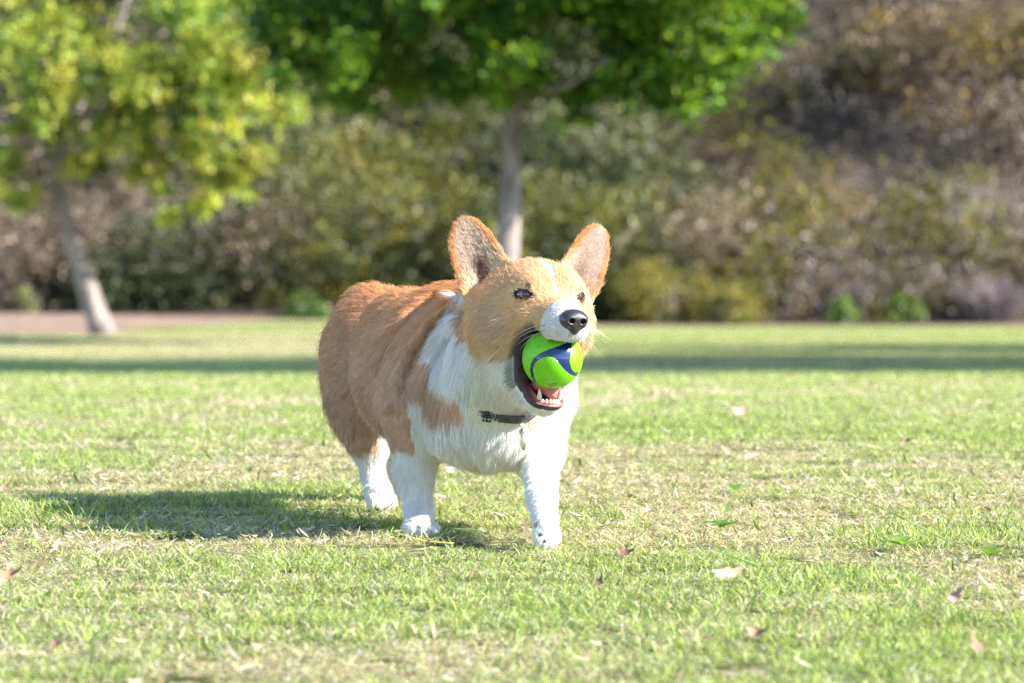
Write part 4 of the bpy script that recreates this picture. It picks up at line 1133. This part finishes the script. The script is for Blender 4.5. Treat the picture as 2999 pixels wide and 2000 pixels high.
for i in range(6):
    a = (i - 2.5) / 2.5; l = a * .0096; f = .0455 - .0048 * a * a
    V, F = uvsphere(jawpt(f, l, -.1172), (.0015, .0018, .0030), 12, 8, HAX)
    mk('incisor_tooth', V, F, tooth_m, DOG, smooth=True)
tong_m = flat('tongue_flesh', (.58, .20, .19), rough=.32, spec=.5, noise=.15, scale=200, bump=.3, sss=.3)
def tongue_sdf(p):
    q = toH(p); I = np.eye(3)
    d = smin(s_ell(q, np.array((.018, .004, -.098)), (.028, .015, .0075), I), s_cap(q, np.array((.015, .004, -.097)), np.array((.034, .006, -.1085)), .0095, .0065), .008)
    return smax(d, -(np.linalg.norm(p - BALL_C, axis=1) - BALL_R - .0005), .001)
tb = H(.02, .004, -.10)
V, F = surface_nets(tongue_sdf, tb - .035, tb + .035, .0011, band=.008)
mk('tongue', V, F, tong_m, DOG, smooth=True)
# whiskers
wm_w = flat('whisker_white', (.8, .78, .74), rough=.35); wm_d = flat('whisker_dark', (.03, .025, .022), rough=.35)
def whisker(px, s, f, u, dirv, ln, dark):
    l = s * .0215
    a = H(f, l, u); d = nrm(np.array(dirv) @ HAX); pts = []
    for k in np.linspace(0, 1, 8):
        pts.append(a + d * ln * k + np.array((0, 0, -1)) * ln * .45 * k * k)
    V, F = tube(pts, [.00032 * (1 - .75 * k) for k in np.linspace(0, 1, 8)], 5)
    mk('whisker', V, F, wm_d if dark else wm_w, DOG, smooth=True)
WR = random.Random(5)
for s in (-1, 1):
    for i in range(8):
        f = .082 - .005 * (i % 4) * 1.4; u = -.034 - .0045 * (i // 3)
        if s > 0: dv = (WR.uniform(-.45, -.15), s * 1.0, WR.uniform(-.15, .30))
        else: dv = (WR.uniform(-1.3, -.8), s * 1.0, WR.uniform(-.35, .15))
        whisker(None, s, f, u, dv, WR.uniform(.028, .048), (i % 2 == 0) if s < 0 else (i % 3 == 0))

# ---- collar with buckle and hanging tag
V = []; F = []; W = .0046
co_ = []
for i, t in enumerate(ca2):
    q = cc_ + (math.cos(t) * e1_ + math.sin(t) * e2_) * cr_[i]; x, y = to_px(q)
    co_.append(.0100 if (1385 < x < 1548 and (math.cos(t) * e1_ + math.sin(t) * e2_)[1] < 0) else .0)
co_ = np.array(co_)
for _ in range(2): co_ = (np.roll(co_, 1) + 2 * co_ + np.roll(co_, -1)) / 4
for i, t in enumerate(ca2):
    d = math.cos(t) * e1_ + math.sin(t) * e2_; q = cc_ + d * (cr_[i] + co_[i])
    V += [q - cn_ * W, q + cn_ * W, q + cn_ * W + d * .0022, q - cn_ * W + d * .0022]
m = len(ca2)
for i in range(m):
    j = (i + 1) % m
    for k in range(4): F.append((i * 4 + k, i * 4 + (k + 1) % 4, j * 4 + (k + 1) % 4, j * 4 + k))
collar = mk('collar', V, F, flat('collar_webbing', (.055, .055, .06), rough=.7, noise=.5, scale=180, bump=.4), DOG)
tag(collar, 'dark grey collar around the white neck')
def loop_at(px, py):
    """the point of the collar nearest to a photo pixel, on the camera side"""
    pts_ = np.array([cc_ + (math.cos(t) * e1_ + math.sin(t) * e2_) * (cr_[i] + .0118) for i, t in enumerate(ca2)])
    x, y = to_px(pts_); k = np.argmin(np.hypot(x - px, y - py) + (pts_[:, 1] > 4.42) * 400); t = ca2[k]
    return pts_[k], math.cos(t) * e1_ + math.sin(t) * e2_
metal = flat('tag_metal', (.62, .60, .52), rough=.22, metal=1.0)
tp, td = loop_at(1525, 1228)
ang = np.linspace(0, 2 * math.pi, 20)
ring = [tp + td * .003 + down * .004 + (td * math.cos(a) + down * math.sin(a)) * .0055 for a in ang]
V, F = tube(ring, .0008, 6); mk('tag_ring', V, F, metal, DOG, smooth=True)
tc_ = tp + td * .004 + down * .020; side = np.cross(td, down)
V, F = uvsphere(tc_, (1, 1, 1), 32, 10, np.stack((td * .0085 + side * .003, side * .0016, down * .0115)))
mk('name_tag', V, F, metal, DOG, smooth=True)
bp_, bd_ = loop_at(1424, 1212); sd = nrm(np.cross(bd_, cn_)); parts = []
for k in (-.0048, 0, .0048):
    parts.append(tube([bp_ - sd * .0075 + cn_ * k - bd_ * .001, bp_ + cn_ * k + bd_ * .0012, bp_ + sd * .0075 + cn_ * k - bd_ * .001], .0026, 10))
V, F = join_vf(parts); mk('buckle', V, F, flat('buckle_plastic', (.012, .012, .014), rough=.3), DOG, smooth=True)

# ------------------------------------------------------------------ the ball (a thing of its own, held in the jaws)
BLUE = [(1600, 405), (1500, 445), (1380, 490), (1300, 530), (1230, 590), (1195, 650), (1185, 720), (1200, 800), (1240, 865), (1262, 885), (1232, 790), (1222, 710),
        (1250, 640), (1310, 585), (1390, 562), (1450, 580), (1510, 640), (1560, 700), (1620, 760), (1690, 798), (1740, 790), (1768, 745), (1700, 748), (1655, 700), (1640, 630), (1650, 540), (1668, 400), (1660, 300), (1620, 300)]
Nr = 220
th = np.linspace(0, math.pi, Nr + 1)[:, None]; phi = np.linspace(0, 2 * math.pi, 2 * Nr, endpoint=False)[None]
S = np.stack((np.sin(th) * np.cos(phi), np.cos(th) + 0 * phi, np.sin(th) * np.sin(phi)), -1).reshape(-1, 3)   # poles face along view
ff = np.array([(i * 2 * Nr + j, i * 2 * Nr + (j + 1) % (2 * Nr), (i + 1) * 2 * Nr + (j + 1) % (2 * Nr), (i + 1) * 2 * Nr + j) for i in range(Nr) for j in range(2 * Nr)])
sx, sz, front = S[:, 0].copy(), S[:, 2].copy(), S[:, 1] < 0
sx[~front] *= -1; sz[~front] *= -1
cx_, cy_ = 1445 + sx * 345, 595 - sz * 345
def seg_dist(x, y, poly):
    poly = np.asarray(poly, float); best = np.full(len(x), 1e9)
    for a, b in zip(poly, np.roll(poly, -1, 0)):
        ab = b - a; t = np.clip(((x - a[0]) * ab[0] + (y - a[1]) * ab[1]) / (ab @ ab), 0, 1)
        best = np.minimum(best, np.hypot(x - a[0] - t * ab[0], y - a[1] - t * ab[1]))
    return best
isb = inpoly(cx_, cy_, BLUE); ds = seg_dist(cx_, cy_, BLUE) / 345
rad = np.where(isb, 1 - .022 * np.clip(ds / .02, 0, 1), 1 - .010 * np.clip(1 - ds / .035, 0, 1))
lobe = inpoly(cx_, cy_, [(1222, 720), (1310, 590), (1390, 565), (1450, 580), (1560, 700), (1690, 800), (1745, 790), (1680, 900), (1500, 945), (1350, 925), (1262, 880)])
lobe2 = inpoly(cx_, cy_, [(1665, 420), (1640, 630), (1655, 700), (1700, 745), (1780, 740), (1800, 560), (1740, 430)])
dim = np.zeros(len(S)); hx, hy = 27.0, 23.4
u_, v_ = (cx_ * .93 + cy_ * .36), (cy_ * .93 - cx_ * .36)
row = np.round(v_ / hy); ux = u_ - (row % 2) * hx / 2; dd_ = np.hypot(ux - np.round(ux / hx) * hx, v_ - row * hy)
dm = (lobe | lobe2) & (ds > .06) & ~isb
rad = rad - np.where(dm, .0085 * np.clip(1 - dd_ / 9.0, 0, 1), 0)
EMB = [[(1395, 885), (1430, 880), (1470, 868), (1495, 880), (1480, 900), (1440, 905), (1410, 920)], [(1410, 905), (1445, 890), (1480, 885)]]
emb = np.full(len(S), 1e9)
for ln_ in EMB:
    for a, b in zip(ln_[:-1], ln_[1:]):
        a = np.array(a, float); ab = np.array(b, float) - a; t = np.clip(((cx_ - a[0]) * ab[0] + (cy_ - a[1]) * ab[1]) / (ab @ ab), 0, 1)
        emb = np.minimum(emb, np.hypot(cx_ - a[0] - t * ab[0], cy_ - a[1] - t * ab[1]))
em = (emb < 5) & front
rad = rad - np.where(em, .012, 0)
BV = BALL_C + S * (rad * BALL_R)[:, None]
bcol = np.where(em[:, None], (.07, .26, .01), (.17, .58, .008)) * (1 + .10 * vnoise(S, 3, 5) + .08 * vnoise(S, 14, 6) - .25 * (vnoise(S, 30, 7) > .62))[:, None] * np.where(dm & (dd_ < 6), .93, 1)[:, None]
BALL = empty('dog_ball', BALL_C)
tag(BALL, 'bright green rubber ball with a glossy blue curved stripe, held in the dog jaws', 'ball')
fb_ = isb[ff].sum(1) >= 3
def submesh(name, sel, mat, col=None):
    used = np.unique(ff[sel]); mp = np.full(len(BV), -1); mp[used] = np.arange(len(used))
    return mk(name, BV[used], mp[ff[sel]][:, ::-1].copy(), mat, BALL, None if col is None else col[used], smooth=True)
green = attr_mat('green_rubber', rough=.42, spec=.45)
submesh('shell', ~fb_, green, bcol)
submesh('stripe', fb_, flat('blue_rubber', (.003, .020, .115), rough=.16, spec=.6, coat=.6))
